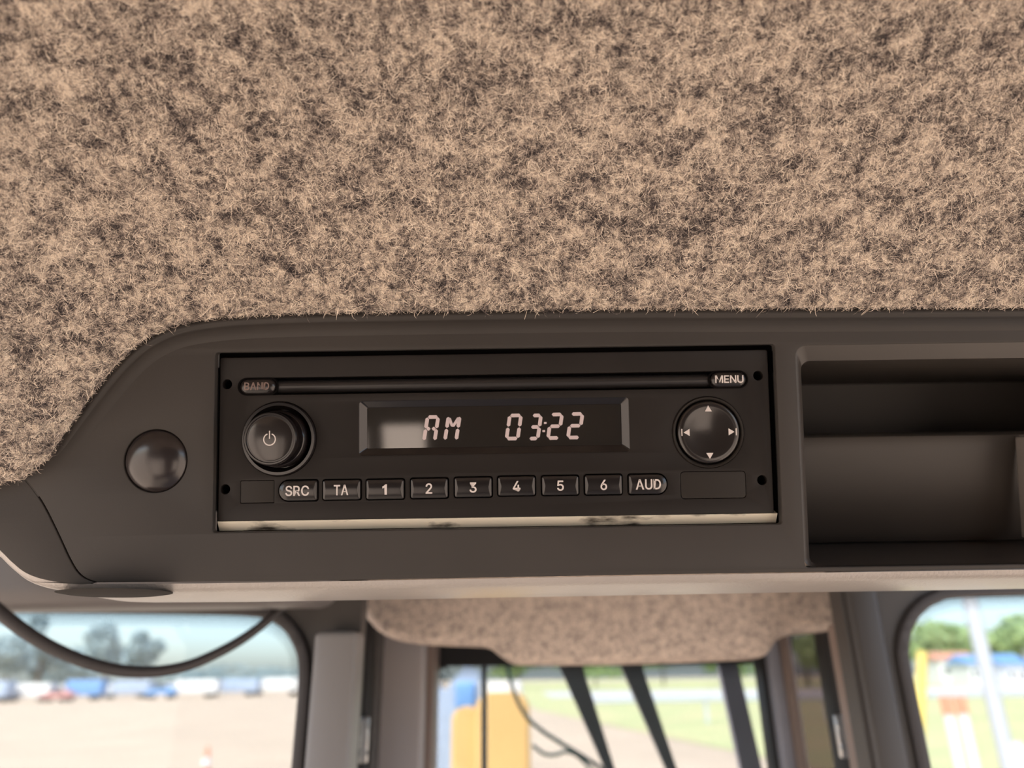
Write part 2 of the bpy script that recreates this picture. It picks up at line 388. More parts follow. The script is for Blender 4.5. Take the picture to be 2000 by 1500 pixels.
M_TYRE = mat('tyre rubber', (0.03, 0.03, 0.03, 1), 0.8)
M_DARKGLASS = mat('vehicle glass', (0.05, 0.07, 0.09, 1), 0.1)
M_HOSE = mat('black hydraulic hose', (0.03, 0.06, 0.055, 1), 0.4)
M_BARS = mat('grey boom bar', (0.50, 0.52, 0.54, 1), 0.45, var=0.2, scale=6)
M_BARS2 = mat('pale grey wiper arm', (0.75, 0.72, 0.78, 1), 0.45, var=0.2, scale=6)
M_ROOFTILE = mat('salmon roof', (0.60, 0.28, 0.20, 1), 0.7, var=0.1)

def felt_mat(name, fibre=False, soft=False):
    m = bpy.data.materials.new(name)
    m.use_nodes = True
    nt = m.node_tree
    b = nt.nodes['Principled BSDF']
    b.inputs['Roughness'].default_value = 0.85
    b.inputs['Specular IOR Level'].default_value = 0.25
    tc = nt.nodes.new('ShaderNodeTexCoord')
    def noise(scale, detail, rough=0.6):
        n = nt.nodes.new('ShaderNodeTexNoise')
        n.inputs['Scale'].default_value = scale
        n.inputs['Detail'].default_value = detail
        n.inputs['Roughness'].default_value = rough
        nt.links.new(tc.outputs['Object'], n.inputs['Vector'])
        return n
    n1, n2, n3 = noise(480, 4, 0.7), noise(135, 2), noise(1500, 2)
    def mth(op, a, bb):
        k = nt.nodes.new('ShaderNodeMath'); k.operation = op
        for i, q in enumerate((a, bb)):
            if isinstance(q, (int, float)): k.inputs[i].default_value = q
            else: nt.links.new(q, k.inputs[i])
        return k.outputs[0]
    v = mth('ADD', mth('MULTIPLY', n1.outputs['Fac'], 0.58), mth('MULTIPLY', n2.outputs['Fac'], 0.42))
    if fibre:
        at_ = nt.nodes.new('ShaderNodeAttribute'); at_.attribute_name = 'strand'
        v = mth('ADD', v, mth('MULTIPLY', mth('SUBTRACT', at_.outputs['Fac'], 0.5), 0.30))
    else:
        v = mth('ADD', v, mth('MULTIPLY', mth('SUBTRACT', n3.outputs['Fac'], 0.5), 0.25))
    cr = nt.nodes.new('ShaderNodeValToRGB')
    e = cr.color_ramp.elements
    e[0].position, e[0].color = 0.39, (0.050, 0.042, 0.045, 1)
    e[1].position, e[1].color = 0.60, (0.90, 0.78, 0.64, 1)
    k = e.new(0.46); k.color = (0.30, 0.25, 0.22, 1)
    k = e.new(0.53); k.color = (0.58, 0.48, 0.40, 1)
    nt.links.new(v, cr.inputs[0])
    nt.links.new(cr.outputs[0], b.inputs['Base Color'])
    if not fibre:
        e[0].position, e[-1].position = 0.34, 0.66
    if soft:
        e[0].position, e[-1].position = 0.20, 0.78
        e[1].position, e[2].position = 0.40, 0.56
    if not fibre:
        bp = nt.nodes.new('ShaderNodeBump')
        bp.inputs['Strength'].default_value = 0.8
        bp.inputs['Distance'].default_value = 0.0008
        nt.links.new(n3.outputs['Fac'], bp.inputs['Height'])
        nt.links.new(bp.outputs[0], b.inputs['Normal'])
    return m
M_FELT = felt_mat('speckled felt')
M_FELT_SOFT = felt_mat('low contrast felt', soft=True)  # same cloth, mottling evened out to imitate blur
M_FIBRE = felt_mat('felt fibres', True)

# ================================================================== SETTING
# ---- headliner: a coved felt lining swept out of the console's upper edge
EDGE_PX = [(2900, 585), (2500, 589), (2200, 594), (2000, 597), (1700, 599), (1400, 600), (1240, 600), (1050, 602), (900, 604), (700, 607),
           (560, 610), (470, 614), (400, 621), (340, 633), (290, 655), (250, 685), (210, 727), (172, 775), (140, 820),
           (110, 864), (82, 900), (50, 925), (0, 943), (-90, 965), (-200, 985), (-340, 1005), (-520, 1030)]
EDGE = spline([pan(x, y, 0.003) for x, y in EDGE_PX], 8)          # from right to left
def resample(P, step):
    P = np.array(P)
    d = np.r_[0, np.cumsum(np.linalg.norm(np.diff(P, axis=0), axis=1))]
    n = int(d[-1] / step)
    s = np.linspace(0, d[-1], n)
    return np.stack([np.interp(s, d, P[:, k]) for k in range(P.shape[1])], 1)
EDGE = resample(EDGE, 0.0022)
def normals2(P, smooth=0):
    t = np.gradient(P, axis=0)
    n = np.stack([t[:, 1], -t[:, 0]], 1)                          # right-to-left travel: outward = up
    n /= np.linalg.norm(n, axis=1)[:, None]
    for _ in range(smooth):
        n[1:-1] = (n[:-2] + n[1:-1] + n[2:]) / 3
        n /= np.linalg.norm(n, axis=1)[:, None]
    return n
EN = normals2(EDGE, 60)
if EN[5, 1] < 0: EN = -EN
PROF = spline([(7, -7), (2.5, -5.5), (0.3, -2.5), (0.2, 0.5), (2.5, 3.6), (9, 8), (22, 17), (42, 34), (66, 60), (92, 96), (118, 150), (143, 230), (178, 340), (216, 460)], 8)
PROF = resample([np.array(p) / 1000 for p in PROF], 0.0022)
ns, nt_ = len(EDGE), len(PROF)
HV = np.zeros((ns, nt_, 3))
for i in range(ns):
    left = max(0.0, -EN[i, 0])
    bfac = 1 + 0.6 * left
    HV[i, :, 0] = EDGE[i, 0] + EN[i, 0] * PROF[:, 0]
    HV[i, :, 1] = EDGE[i, 1] + EN[i, 1] * PROF[:, 0]
    HV[i, :, 2] = 0.003 + PROF[:, 1] * bfac
wob = rng.normal(0, 1, (ns, nt_))
faces = [(i * nt_ + j, i * nt_ + j + 1, (i + 1) * nt_ + j + 1, (i + 1) * nt_ + j) for i in range(ns - 1) for j in range(nt_ - 1)]
MP_np = np.array(MP)
HW = HV.reshape(-1, 3) @ MP_np[:3, :3].T + MP_np[:3, 3]
ceil = mesh('ceiling', HW.tolist(), faces, M_FELT, angle=180)
sol = ceil.modifiers.new('thickness', 'SOLIDIFY'); sol.thickness = 0.004; sol.offset = -1.0
setp(ceil, 'grey beige felt headliner curving down around the black console', 'ceiling lining', kind='structure')

# ---- felt fibres over the part of the lining in view (uncountable: stuff)
def fibres(name, G, count, parent, length, width, cull=True, lift=0.0004):
    """G: grid of world points (a, b, 3); short curly ribbons lying on and just off the cloth"""
    a, b = G.shape[:2]
    cen = (G[:-1, :-1] + G[1:, :-1] + G[:-1, 1:] + G[1:, 1:]) / 4
    e1 = G[1:, :-1] - G[:-1, :-1]; e2 = G[:-1, 1:] - G[:-1, :-1]
    ar = np.linalg.norm(np.cross(e1, e2), axis=2)
    if cull:
        Rm = np.array(CROT)
        q = (cen - np.array(CAM)) @ Rm
        px = q[..., 0] / -q[..., 2] * F_PX; py = q[..., 1] / -q[..., 2] * F_PX
        vis = (q[..., 2] < -0.05) & (abs(px) < 1500) & (abs(py) < 1150)
        ar = ar * vis
    pr = (ar / ar.sum()).ravel()
    cell = rng.choice(len(pr), count, p=pr)
    ci, cj = np.unravel_index(cell, ar.shape)
    r1, r2 = rng.random(count)[:, None], rng.random(count)[:, None]
    E1, E2 = e1[ci, cj], e2[ci, cj]
    base = G[:-1, :-1][ci, cj] + E1 * r1 + E2 * r2
    nrm = np.cross(E1, E2); nrm /= np.linalg.norm(nrm, axis=1)[:, None]
    tocam = np.array(CAM) - base
    nrm *= np.sign((nrm * tocam).sum(1))[:, None]
    t1 = E1 / np.linalg.norm(E1, axis=1)[:, None]
    t2 = np.cross(nrm, t1)
    ang = rng.uniform(0, 2 * np.pi, count)
    d = t1 * np.cos(ang)[:, None] + t2 * np.sin(ang)[:, None]
    sgn = rng.normal(0, 1.3, count)
    L = length * rng.uniform(0.5, 1.4, count)
    K = 5
    pts = np.zeros((K, count, 3)); p = base + nrm * (lift * rng.uniform(-0.6, 1.5, count))[:, None]
    rise = rng.normal(0.0, 0.22, count)
    rise[rng.random(count) < 0.03] = 0.9
    for k in range(K):
        pts[k] = p
        an = ang + sgn * k / K * 1.6
        d = t1 * np.cos(an)[:, None] + t2 * np.sin(an)[:, None]
        p = p + (d + nrm * (rise * (1 - 1.2 * k / K))[:, None]) * (L / (K - 1))[:, None]
    tan = np.gradient(pts, axis=0)
    side = np.cross(tan, nrm[None] + rng.normal(0, 0.35, (count, 3))[None])
    side /= np.linalg.norm(side, axis=2)[..., None] + 1e-12
    wd = width * rng.uniform(0.6, 1.3, count)[None, :, None] * np.array([0.7, 1, 1, 0.8, 0.3])[:, None, None]
    V = np.stack([pts - side * wd / 2, pts + side * wd / 2], 2)           # K, count, 2, 3
    V = V.transpose(1, 0, 2, 3).reshape(-1, 3)
    idx = np.arange(count)[:, None] * (2 * K)
    quads = []
    for k in range(K - 1):
        quads.append(np.concatenate([idx + 2 * k, idx + 2 * k + 1, idx + 2 * k + 3, idx + 2 * k + 2], 1))
    Q = np.stack(quads, 1).reshape(-1, 4)
    me = bpy.data.meshes.new(name)
    me.vertices.add(len(V)); me.vertices.foreach_set('co', V.astype(np.float32).ravel())
    me.loops.add(Q.size); me.loops.foreach_set('vertex_index', Q.astype(np.int32).ravel())
    me.polygons.add(len(Q)); me.polygons.foreach_set('loop_start', np.arange(0, Q.size, 4, dtype=np.int32))
    me.update(calc_edges=True)
    at_ = me.attributes.new('strand', 'FLOAT', 'POINT')
    at_.data.foreach_set('value', np.repeat(rng.random(count), 2 * K).astype(np.float32))
    me.polygons.foreach_set('use_smooth', np.ones(len(Q), dtype=bool))
    me.materials.append(M_FIBRE)
    o = link(bpy.data.objects.new(name, me), parent)
    o['kind'] = 'stuff'
    return o
G = HW.reshape(ns, nt_, 3)
fibres('felt_fibre', G[:, 5:], 600000, ceil, 0.0032, 0.00012)

# a few long stray fibres hanging over the console's edge
bm = bmesh.new()
for (px, dx, dy, loop) in [(955, -8, 20, 0), (975, 3, 8, 0), (1058, 14, 10, 1), (1075, -2, 17, 0), (1078, 5, 18, 1), (1110, -3, 9, 0), (1140, -14, 14, 0),
                           (1142, -18, 15, 0), (1160, 2, 6, 0), (1168, 6, 7, 0), (1190, 12, 12, 1), (1100, 12, 14, 1), (1555, -14, 20, 0), (1545, -4, 14, 0), (1772, -8, 12, 0), (1700, 6, 10, 1),
                           (860, 6, 9, 1), (790, -5, 8, 0), (1340, 5, 8, 1), (1440, -6, 9, 0)]:
    y0 = 597
    a = np.array([px, y0]); e = np.array([px + dx, y0 + 4 + dy])
    ctrl = [a, a + (e - a) * 0.4 + np.array([random.uniform(-4, 4), 2]), e]
    if loop: ctrl += [e + np.array([9, -2]), e + np.array([10, -10])]
    P3 = []
    for q in spline(ctrl, 5):
        u, v = pan(q[0], q[1], 0.007)
        P3.append(MP @ Vector((u, v, 0.007)))
    tube_bm(bm, P3, 0.00007, 5)
st = bm_obj('stray_fibre', bm, M_FIBRE, ceil); st['kind'] = 'stuff'

# ---- unseen outer roof skin added to keep sky and sun out of the cab
box('ceiling_outer_skin', (0, -0.04, 2.62), (1.7, 1.72, 0.03), M_WALL)
setp(bpy.data.objects['ceiling_outer_skin'], 'unseen roof skin added above the felt lining to block sky light', 'roof', kind='structure')

# ================================================================== CONSOLE
con = empty('overhead_console', MP)
setp(con, 'dark plastic overhead console set in the felt roof lining, holding the radio', 'console')
seamL = [(50, 928), (72, 955), (92, 985), (110, 1020), (128, 1058), (142, 1088), (156, 1112), (172, 1127), (195, 1136)]
f_out = [tuple(p) for p in (EDGE[(EDGE[:, 0] > pan(62, 915, 0.0)[0]) & (EDGE[:, 0] < 0.44)] + EN[(EDGE[:, 0] > pan(62, 915, 0.0)[0]) & (EDGE[:, 0] < 0.44)] * 0.002)]
f_out += [tuple(p) for p in spline([pan(x, y) for x, y in seamL], 4)]
f_out += [pan(600, 1133), pan(1200, 1122), pan(2000, 1109), pan(3200, 1090)]
f_out = [p for p in f_out]
# radio opening
HL, HR = pan(421, 850)[0], pan(1518, 850)[0]
HT, HB = pan(968, 681)[1], pan(968, 1031)[1]
def qrect(x0, y0, x1, y1, r, w=0.0, seg=6):
    """photo rectangle -> rounded rectangle on the face; r in metres"""
    cy, cx = (y0 + y1) / 2, (x0 + x1) / 2
    l, rr_ = pan(x0, cy, w)[0], pan(x1, cy, w)[0]
    t, b = pan(cx, y0, w)[1], pan(cx, y1, w)[1]
    return (l + rr_) / 2, (t + b) / 2, rr_ - l, t - b
radio_hole = rrect((HL + HR) / 2, (HT + HB) / 2, HR - HL, HT - HB, 0.0012)
pu, pv = pan(308, 900)
plug_hole = circle(pu, pv, 0.0106)
CL, CT = pan(1560, 900)[0], pan(1800, 672)[1]
CB = pan(1800, 1103)[1]
CRt = CL + 0.17
cub = ((CL + CRt) / 2, (CT + CB) / 2, CRt - CL, CT - CB)
cub_hole = rrect(*cub, (0.0012, 0.0012, 0.004, 0.004))
plate('fascia', [f_out, radio_hole, plug_hole, cub_hole], 0.003, 0.0015, M_FASCIA, con, bevel=0.0004)
# raised rolled rim along the felt
rim_prof = [(1.5, -4), (0.2, 0.5), (-1.0, 2.0), (-2.2, 2.3), (-3.2, 1.6), (-4.4, 1.9), (-6.0, 2.1), (-7.4, 1.9), (-8.6, 1.3)]
rim_prof = spline([np.array(p) / 1000 for p in rim_prof], 3)
sel = np.where((EDGE[:, 0] > pan(40, 930, 0.0)[0]) & (EDGE[:, 0] < 0.44))[0]
tap = lambda k: min(1.0, (len(sel) - 1 - k) / 22)
rv = [[(EDGE[i, 0] + EN[i, 0] * a, EDGE[i, 1] + EN[i, 1] * a, b if b < 0.0012 else 0.0012 + (b - 0.0012) * tap(k)) for a, b in rim_prof] for k, i in enumerate(sel)]
loft('rim', rv, M_FASCIA, con, cap0=False, cap1=False, closed=False, angle=180)
# housing: lower lip, underside and the rounded left end
hs = [tuple(p) for p in (EDGE[(EDGE[:, 0] < 0.44) & (EDGE[:, 0] > -0.30)] + EN[(EDGE[:, 0] < 0.44) & (EDGE[:, 0] > -0.30)] * 0.004)]
low = spline([pan(x, y) for x, y in [(-420, 1030), (-250, 1022), (-120, 1026), (-50, 1044), (0, 1070), (28, 1096), (55, 1117), (90, 1130), (135, 1137), (195, 1139)]], 6)
hs2 = hs + [tuple(p) for p in low] + [pan(400, 1138), pan(700, 1133), pan(1200, 1124), pan(1600, 1117), pan(2000, 1111), pan(3200, 1092)]
H = np.array(hs2)
c = H.mean(0)
def off(Hh, d):
    t = np.roll(Hh, -1, 0) - np.roll(Hh, 1, 0)
    n = np.stack([-t[:, 1], t[:, 0]], 1); n /= np.linalg.norm(n, axis=1)[:, None] + 1e-12
    A = (Hh[:, 0] * np.roll(Hh[:, 1], -1) - np.roll(Hh[:, 0], -1) * Hh[:, 1]).sum()
    n *= -1 if A > 0 else 1
    return Hh + n * d
yl = MPI.to_3x3() @ Vector((0, 1, 0))                             # world forward in console coordinates
def lp(Hh, fwd, w=0.0013):
    return [(p[0] + yl.x * fwd, p[1] + yl.y * fwd * 1.0, w + yl.z * fwd) for p in Hh]
hl = [lp(off(H, -0.0001), 0.003), lp(off(H, 0.0), 0.0), lp(off(H, 0.0011), 0.0006), lp(off(H, 0.0020), 0.0018), lp(off(H, 0.0025), 0.0035), lp(off(H, 0.0025), 0.024), lp(off(H, 0.0022), 0.041), lp(off(H, 0.0), 0.045)]
loft('housing', hl, M_HOUSING, con, cap0=False, cap1=False, angle=50)
box('back_plate', (0.02, 0.01, -0.1130), (0.72, 0.09, 0.003), M_BLACK, con)
# inner front web behind the fascia gap, left of the seam
endp = [p for p in hs2 if p[0] < pan(200, 1100)[0]]
fw = [tuple(p) for p in off(H, -0.0002)]
plate('front_web', [fw, rrect((HL + HR) / 2, (HT + HB) / 2, HR - HL + 0.002, HT - HB + 0.002, 0.001), circle(pu, pv, 0.0115), rrect(cub[0], cub[1], cub[2] + 0.002, cub[3] + 0.001, 0.003)], 0.0012, -0.0016, M_BLACK, con)
seam3 = [pan(x - 3.2, y + 0.5) for x, y in seamL]
ep = [tuple(p) for p in (EDGE[(EDGE[:, 0] < seam3[0][0]) & (EDGE[:, 0] > -0.30)] + EN[(EDGE[:, 0] < seam3[0][0]) & (EDGE[:, 0] > -0.30)] * 0.003)]
ep = [(seam3[0][0], seam3[0][1] + 0.003)] + ep + [tuple(p) for p in low[:-1]] + [pan(180, 1138.5)] + [tuple(p) for p in spline(seam3[::-1], 3)]
plate('end_panel', [ep], 0.0026, 0.0014, M_FASCIA, con, bevel=0.0003)
# dark disc on the underside, standing in for the shade of a round recess
zl = (MP @ Vector((pan(215, 1139)[0], pan(215, 1139)[1] - 0.0025, 0.0013))).z - 0.0002
r_ = ray(224, 1157)
pc = CAM + r_ * ((zl - CAM.z) / r_.z)
dish = [MPI @ Vector((pc.x + math.cos(t) * 0.0185, pc.y + math.sin(t) * 0.0135, zl - 0.0001)) for t in np.linspace(0, 2 * math.pi, 40, endpoint=False)]
dish2 = [MPI @ Vector((pc.x + math.cos(t) * 0.0155, pc.y + math.sin(t) * 0.011, zl - 0.0006)) for t in np.linspace(0, 2 * math.pi, 40, endpoint=False)]
d_ = loft('recess_disc', [dish, dish2], mat('recess shade grey', (0.035, 0.032, 0.030, 1), 0.9, spec=0.1), con)
setp(d_, 'dark oval disc painted as a shaded recess on the lightened underside')
# plug
lo = []
for rr_, ww in [(0.0106, -0.004), (0.0106, 0.0006), (0.0103, 0.0012), (0.0096, 0.0020), (0.0082, 0.0030), (0.0062, 0.0039), (0.0036, 0.0045), (0.0012, 0.0047)]:
    lo.append(circle(pu, pv, rr_, 48, ww))
p_ = loft('blanking_plug', lo, M_PLUG, con, angle=80)
setp(p_, 'glossy black domed plug')
# storage pocket
def crr(ins, w, r=0.003, it=None):
    it = ins if it is None else it
    return rrect(cub[0] + ins / 2 * 0 , cub[1] - (it - ins * 0) / 2, cub[2] - 2 * ins, cub[3] - it, r, 6, w)
pk = [crr(-0.0002, 0.0012), crr(0.0006, 0.0008), crr(0.0030, -0.0022, 0.003, 0.0050), crr(0.0036, -0.006, 0.003, 0.0056), crr(0.0042, -0.110, 0.004, 0.006)]
bmk = bmesh.new()
loft_bm(bmk, pk, False, True)
bmesh.ops.reverse_faces(bmk, faces=bmk.faces[:])
mk = bpy.data.meshes.new('storage_pocket'); bmk.to_mesh(mk); bmk.free(); finish(mk, M_CUBBY, 35)
sp_ = link(bpy.data.objects.new('storage_pocket', mk), con)
setp(sp_, 'open storage pocket')
# stepped lower back wall of the pocket, with a rounded top edge
sb = pan(1800, 846, -0.045)[1]; bb = cub[1] - cub[3] / 2 + 0.0005
uL, uR = cub[0] - cub[2] / 2 + 0.0040, cub[0] + cub[2] / 2 - 0.0040
prof = [(bb, -0.108), (bb, -0.050), (bb + 0.004, -0.047), (sb - 0.006, -0.044), (sb - 0.0032, -0.0435), (sb - 0.0012, -0.0425), (sb, -0.0440), (sb + 0.0004, -0.047), (sb + 0.0004, -0.108)]
loft('pocket_step', [[(u, p[0], p[1]) for p in prof] for u in np.linspace(uL, uR, 30)], M_CUBBY, con, angle=40)
# ribs/papers low in the pocket
box('pocket_divider', (pan(2040, 950, -0.03)[0], (sb + bb) / 2, -0.036), (0.0022, sb - bb - 0.004, 0.014), M_HOUSING, con, bevel=0.0005)

# ================================================================== RADIO
RW = -0.0012
rad = empty('car_radio', MP)
setp(rad, 'black car radio with lit clock display set in the overhead console', 'radio')
fl, fr_ = pan(425, 850)[0], pan(1508, 850)[0]
ft, fb = pan(968, 690)[1], pan(968, 1011)[1]
fcx, fcy, fw_, fh_ = (fl + fr_) / 2, (ft + fb) / 2, fr_ - fl, ft - fb
holes = []
keys = [('SRC', 543, 938, 619, 979), ('TA', 629, 937, 704, 977), ('1', 714, 936, 789, 976), ('2', 801, 934, 875, 974), ('3', 887, 932, 961, 972),
        ('4', 972, 930, 1046, 969), ('5', 1058, 929, 1131, 968), ('6', 1142, 927, 1216, 967), ('AUD', 1228, 926, 1304, 966)]
kg = []
for t, x0, y0, x1, y1 in keys:
    q = qrect(x0, y0, x1, y1, 0)
    kw, kh = q[2], q[3]
    rr4 = (0.0009,) * 4
    if t == 'SRC': rr4 = (kh * 0.49, 0.0009, 0.0009, kh * 0.49)
    if t == 'AUD': rr4 = (0.0009, kh * 0.49, kh * 0.49, 0.0009)
    kg.append((t, q, rr4))
    holes.append(rrect(q[0], q[1], kw + 0.0004, kh + 0.0004, rr4))
slot = qrect(470, 737, 1456, 771, 0)                               # slot between both pills
hx0, hx1 = pan(462, 757)[0], pan(1463, 742)[0]
slotm = [pan(500, 755), pan(1425, 740)]
sv = (slotm[0][1] + slotm[1][1]) / 2
band = qrect(463, 741, 541, 773, 0); menu = qrect(1385, 725, 1463, 759, 0)
hh = 0.0059
holes.append(rrect((hx0 + hx1) / 2, sv, hx1 - hx0, hh, hh * 0.5))
disp = qrect(700, 779, 1230, 886, 0)
DC = (disp[0], disp[1])
holes.append(rrect(disp[0], disp[1], disp[2], disp[3], 0.0012))
ku, kv = pan(543, 857)
holes.append(circle(ku, kv, 0.0127, 64))
du, dv = pan(1385, 844)
holes.append(circle(du, dv, 0.0122, 64))
for x, y in [(441, 750), (437, 956), (1483, 733), (1491, 938)]:
    u, v = pan(x, y); holes.append(circle(u, v, 0.00165, 24))
bl = qrect(467, 939, 533, 983, 0); br = qrect(1331, 921, 1459, 974, 0)
holes.append(rrect(bl[0], bl[1], bl[2] + .0001, bl[3] + .0001, 0.0002))
holes.append(rrect(br[0], br[1], br[2] + .0001, br[3] + .0001, 0.0012))
plate('faceplate', [rrect(fcx, fcy, fw_, fh_, 0.0008)] + holes, 0.0030, RW, M_RADIO, rad, bevel=0.00018)
box('backing', ((HL + HR) / 2, (HT + HB) / 2, -0.0068), (HR - HL + 0.003, HT - HB + 0.003, 0.0015), M_BLACK, rad)  # black sheet standing in for the shadow in the gap round the radio
plate('blank_panel', [rrect(bl[0], bl[1], bl[2] - .00025, bl[3] - .00025, 0.0002)], 0.0028, RW - 0.0001, M_RADIO2, rad, bevel=0.00005)
plate('blank_panel', [rrect(br[0], br[1], br[2] - .00025, br[3] - .00025, 0.0011)], 0.0028, RW - 0.0001, M_RADIO2, rad, bevel=0.00005)
# keys with a horizontal crease
for t, q, r4 in kg:
    u, v, kw, kh = q
    lps = []
    for ins, w, sy in [(0.0, -0.004, 1), (0.0, RW - 0.0001, 1), (0.00025, RW + 0.0007, 1), (0.0007, RW + 0.00095, 1), (0.0012, RW + 0.0014, 0.0)]:
        L = rrect(0, 0, kw - 2 * ins, kh - 2 * ins, tuple(max(r - ins, 0.0002) for r in r4), 6, w)
        lps.append([(u + a, v + b * sy, c_) for a, b, c_ in L])
    k_ = loft('button', lps, M_KEY, rad, cap1=False, angle=25)
    n = {'SRC': 0.0078, 'TA': 0.0047, 'AUD': 0.0083}.get(t)
    lab = text('button_legend', t, u, v, RW + 0.00150, 0.0033, M_PRINT, k_, width=n, bold=0.022)
    setp(k_, f'button marked {t}')
# disc slot with a half-round door
slp = []
for a, w in [(-0.5, -0.0045), (-0.42, -0.0033), (-0.25, -0.0020), (0.0, -0.0016), (0.25, -0.0020), (0.42, -0.0033), (0.5, -0.0045)]:
    slp.append((sv + a * (hh - 0.0011), w))
su0, su1 = pan(520, 757)[0], pan(1405, 742)[0]
loft('disc_slot', [[(u, p[0], p[1]) for p in slp] for u in (su0, su1)], M_SLOT, rad, angle=70)
# pill buttons at both ends of the slot
for (u0, v0, w0, h0), tx, mt, sz in [(band, 'BAND', M_PRINT_DIM, 0.0083), (menu, 'MENU', M_PRINT, 0.0095)]:
    lps = []
    for ins, w in [(0.0003, -0.004), (0.0003, RW + 0.0001), (0.0006, RW + 0.0007), (0.0011, RW + 0.0011), (0.0018, RW + 0.0014), (0.0024, RW + 0.00150)]:
        lps.append(rrect(u0, sv, w0 - 0.0008 - 2 * ins, hh - 2 * ins, (hh - 2 * ins) * 0.49, 8, w))
    b_ = loft('slot_button', lps, M_KEY, rad, angle=70)
    ring = [rrect(u0, sv, w0, hh + 0.0002, hh * 0.5, 8, -0.004), rrect(u0, sv, w0, hh + 0.0002, hh * 0.5, 8, RW + 0.0001), rrect(u0, sv, w0 - 0.0009, hh - 0.0007, hh * 0.43, 8, RW + 0.0001), rrect(u0, sv, w0 - 0.0009, hh - 0.0007, hh * 0.43, 8, -0.004)]
    loft('button_surround', ring, M_BLACK, rad, cap0=False, cap1=False)
    text('button_legend', tx, u0, sv, RW + 0.00152, 0.0025, mt, b_, width=sz, bold=0.022)
    setp(b_, f'rounded button marked {tx}')
# power knob
kn = loft('knob_ring', [circle(ku, kv, r, 72, w) for r, w in [(0.0126, -0.005), (0.0126, RW + 0.0006), (0.0122, RW + 0.0011), (0.0113, RW + 0.0011), (0.0109, RW - 0.0008), (0.0100, RW - 0.0018), (0.0100, -0.006)]], M_GLOSS, rad, angle=50)
setp(kn, 'gloss black ring')
kb = loft('volume_knob', [circle(ku, kv, r, 72, w) for r, w in [(0.0098, -0.006), (0.0098, 0.0), (0.0096, 0.0012), (0.0090, 0.0018), (0.0089, 0.0065), (0.0088, 0.0078), (0.0084, 0.0084), (0.0079, 0.0084), (0.0077, 0.0080)]], M_GLOSS, rad, angle=40)
kc = loft('knob_cap', [circle(ku, kv, r, 72, w) for r, w in [(0.0077, 0.0078), (0.0075, 0.00795), (0.0070, 0.00808), (0.0060, 0.00826), (0.0048, 0.00842), (0.0034, 0.00855), (0.0018, 0.00864), (0.0004, 0.00866)]], M_CAP, kb, angle=80)
setp(kb, 'glossy black volume knob')
# power symbol
def arcpts(cx, cy, r, a0, a1, n=28): return [(cx + r * math.cos(R(a0 + (a1 - a0) * k / n)), cy + r * math.sin(R(a0 + (a1 - a0) * k / n))) for k in range(n + 1)]
pr_, pw = 0.00190, 0.00036
o1 = arcpts(ku, kv - 0.0002, pr_ + pw / 2, 112, 428); i1 = arcpts(ku, kv - 0.0002, pr_ - pw / 2, 112, 428)
bm = bmesh.new()
loft_bm(bm, [[(a[0], a[1], 0.00840), (a[0], a[1], 0.00868), (b[0], b[1], 0.00868), (b[0], b[1], 0.00840)] for a, b in zip(o1, i1)])
box_bm(bm, (ku, kv + 0.0013, 0.00855), (0.00034, 0.0026, 0.00028))
bm_obj('power_symbol', bm, M_PRINT, kb)
# direction pad
loft('pad_ring', [circle(du, dv, r, 72, w) for r, w in [(0.0121, -0.005), (0.0121, RW + 0.0002), (0.0118, RW + 0.0006), (0.0113, RW + 0.0004), (0.0110, RW - 0.0002), (0.0110, -0.006)]], M_RADIO2, rad, angle=50)
pad = loft('direction_pad', [circle(du, dv, r, 72, w) for r, w in [(0.0105, -0.006), (0.0105, RW + 0.0004), (0.0103, RW + 0.0008), (0.0098, RW + 0.0011), (0.0085, RW + 0.00105), (0.0065, RW + 0.0007), (0.0040, RW + 0.0003), (0.0015, RW + 0.0001), (0.0003, RW + 0.0001)]], M_CAP, rad, angle=80)
setp(pad, 'round four-way control pad')
def tri(name, pts, w, parent):
    loft(name, [[(a, b, w) for a, b in pts], [(a, b, w + 0.00006) for a, b in pts]], M_PRINT, parent)
zw = RW + 0.00108
s_ = 0.0012
tri('pad_arrow', [(du - s_, dv + 0.0070), (du + s_, dv + 0.0070), (du, dv + 0.0070 + 1.9 * s_ * .9)], zw, pad)
tri('pad_arrow', [(du - s_, dv - 0.0070), (du + s_, dv - 0.0070), (du, dv - 0.0070 - 1.9 * s_ * .9)], zw, pad)
for sg in (-1, 1):
    tri('pad_arrow', [(du + sg * 0.0066, dv - s_), (du + sg * 0.0066, dv + s_), (du + sg * 0.0086, dv + 0.0)] if sg > 0 else
        [(du - 0.0066, dv - s_), (du - 0.0066, dv + s_), (du - 0.0086, dv)], zw, pad)
    bx_ = du + sg * 0.0092
    tri('pad_arrow', [(bx_ - 0.00018, dv - s_), (bx_ + 0.00018, dv - s_), (bx_ + 0.00018, dv + s_), (bx_ - 0.00018, dv + s_)], zw, pad)
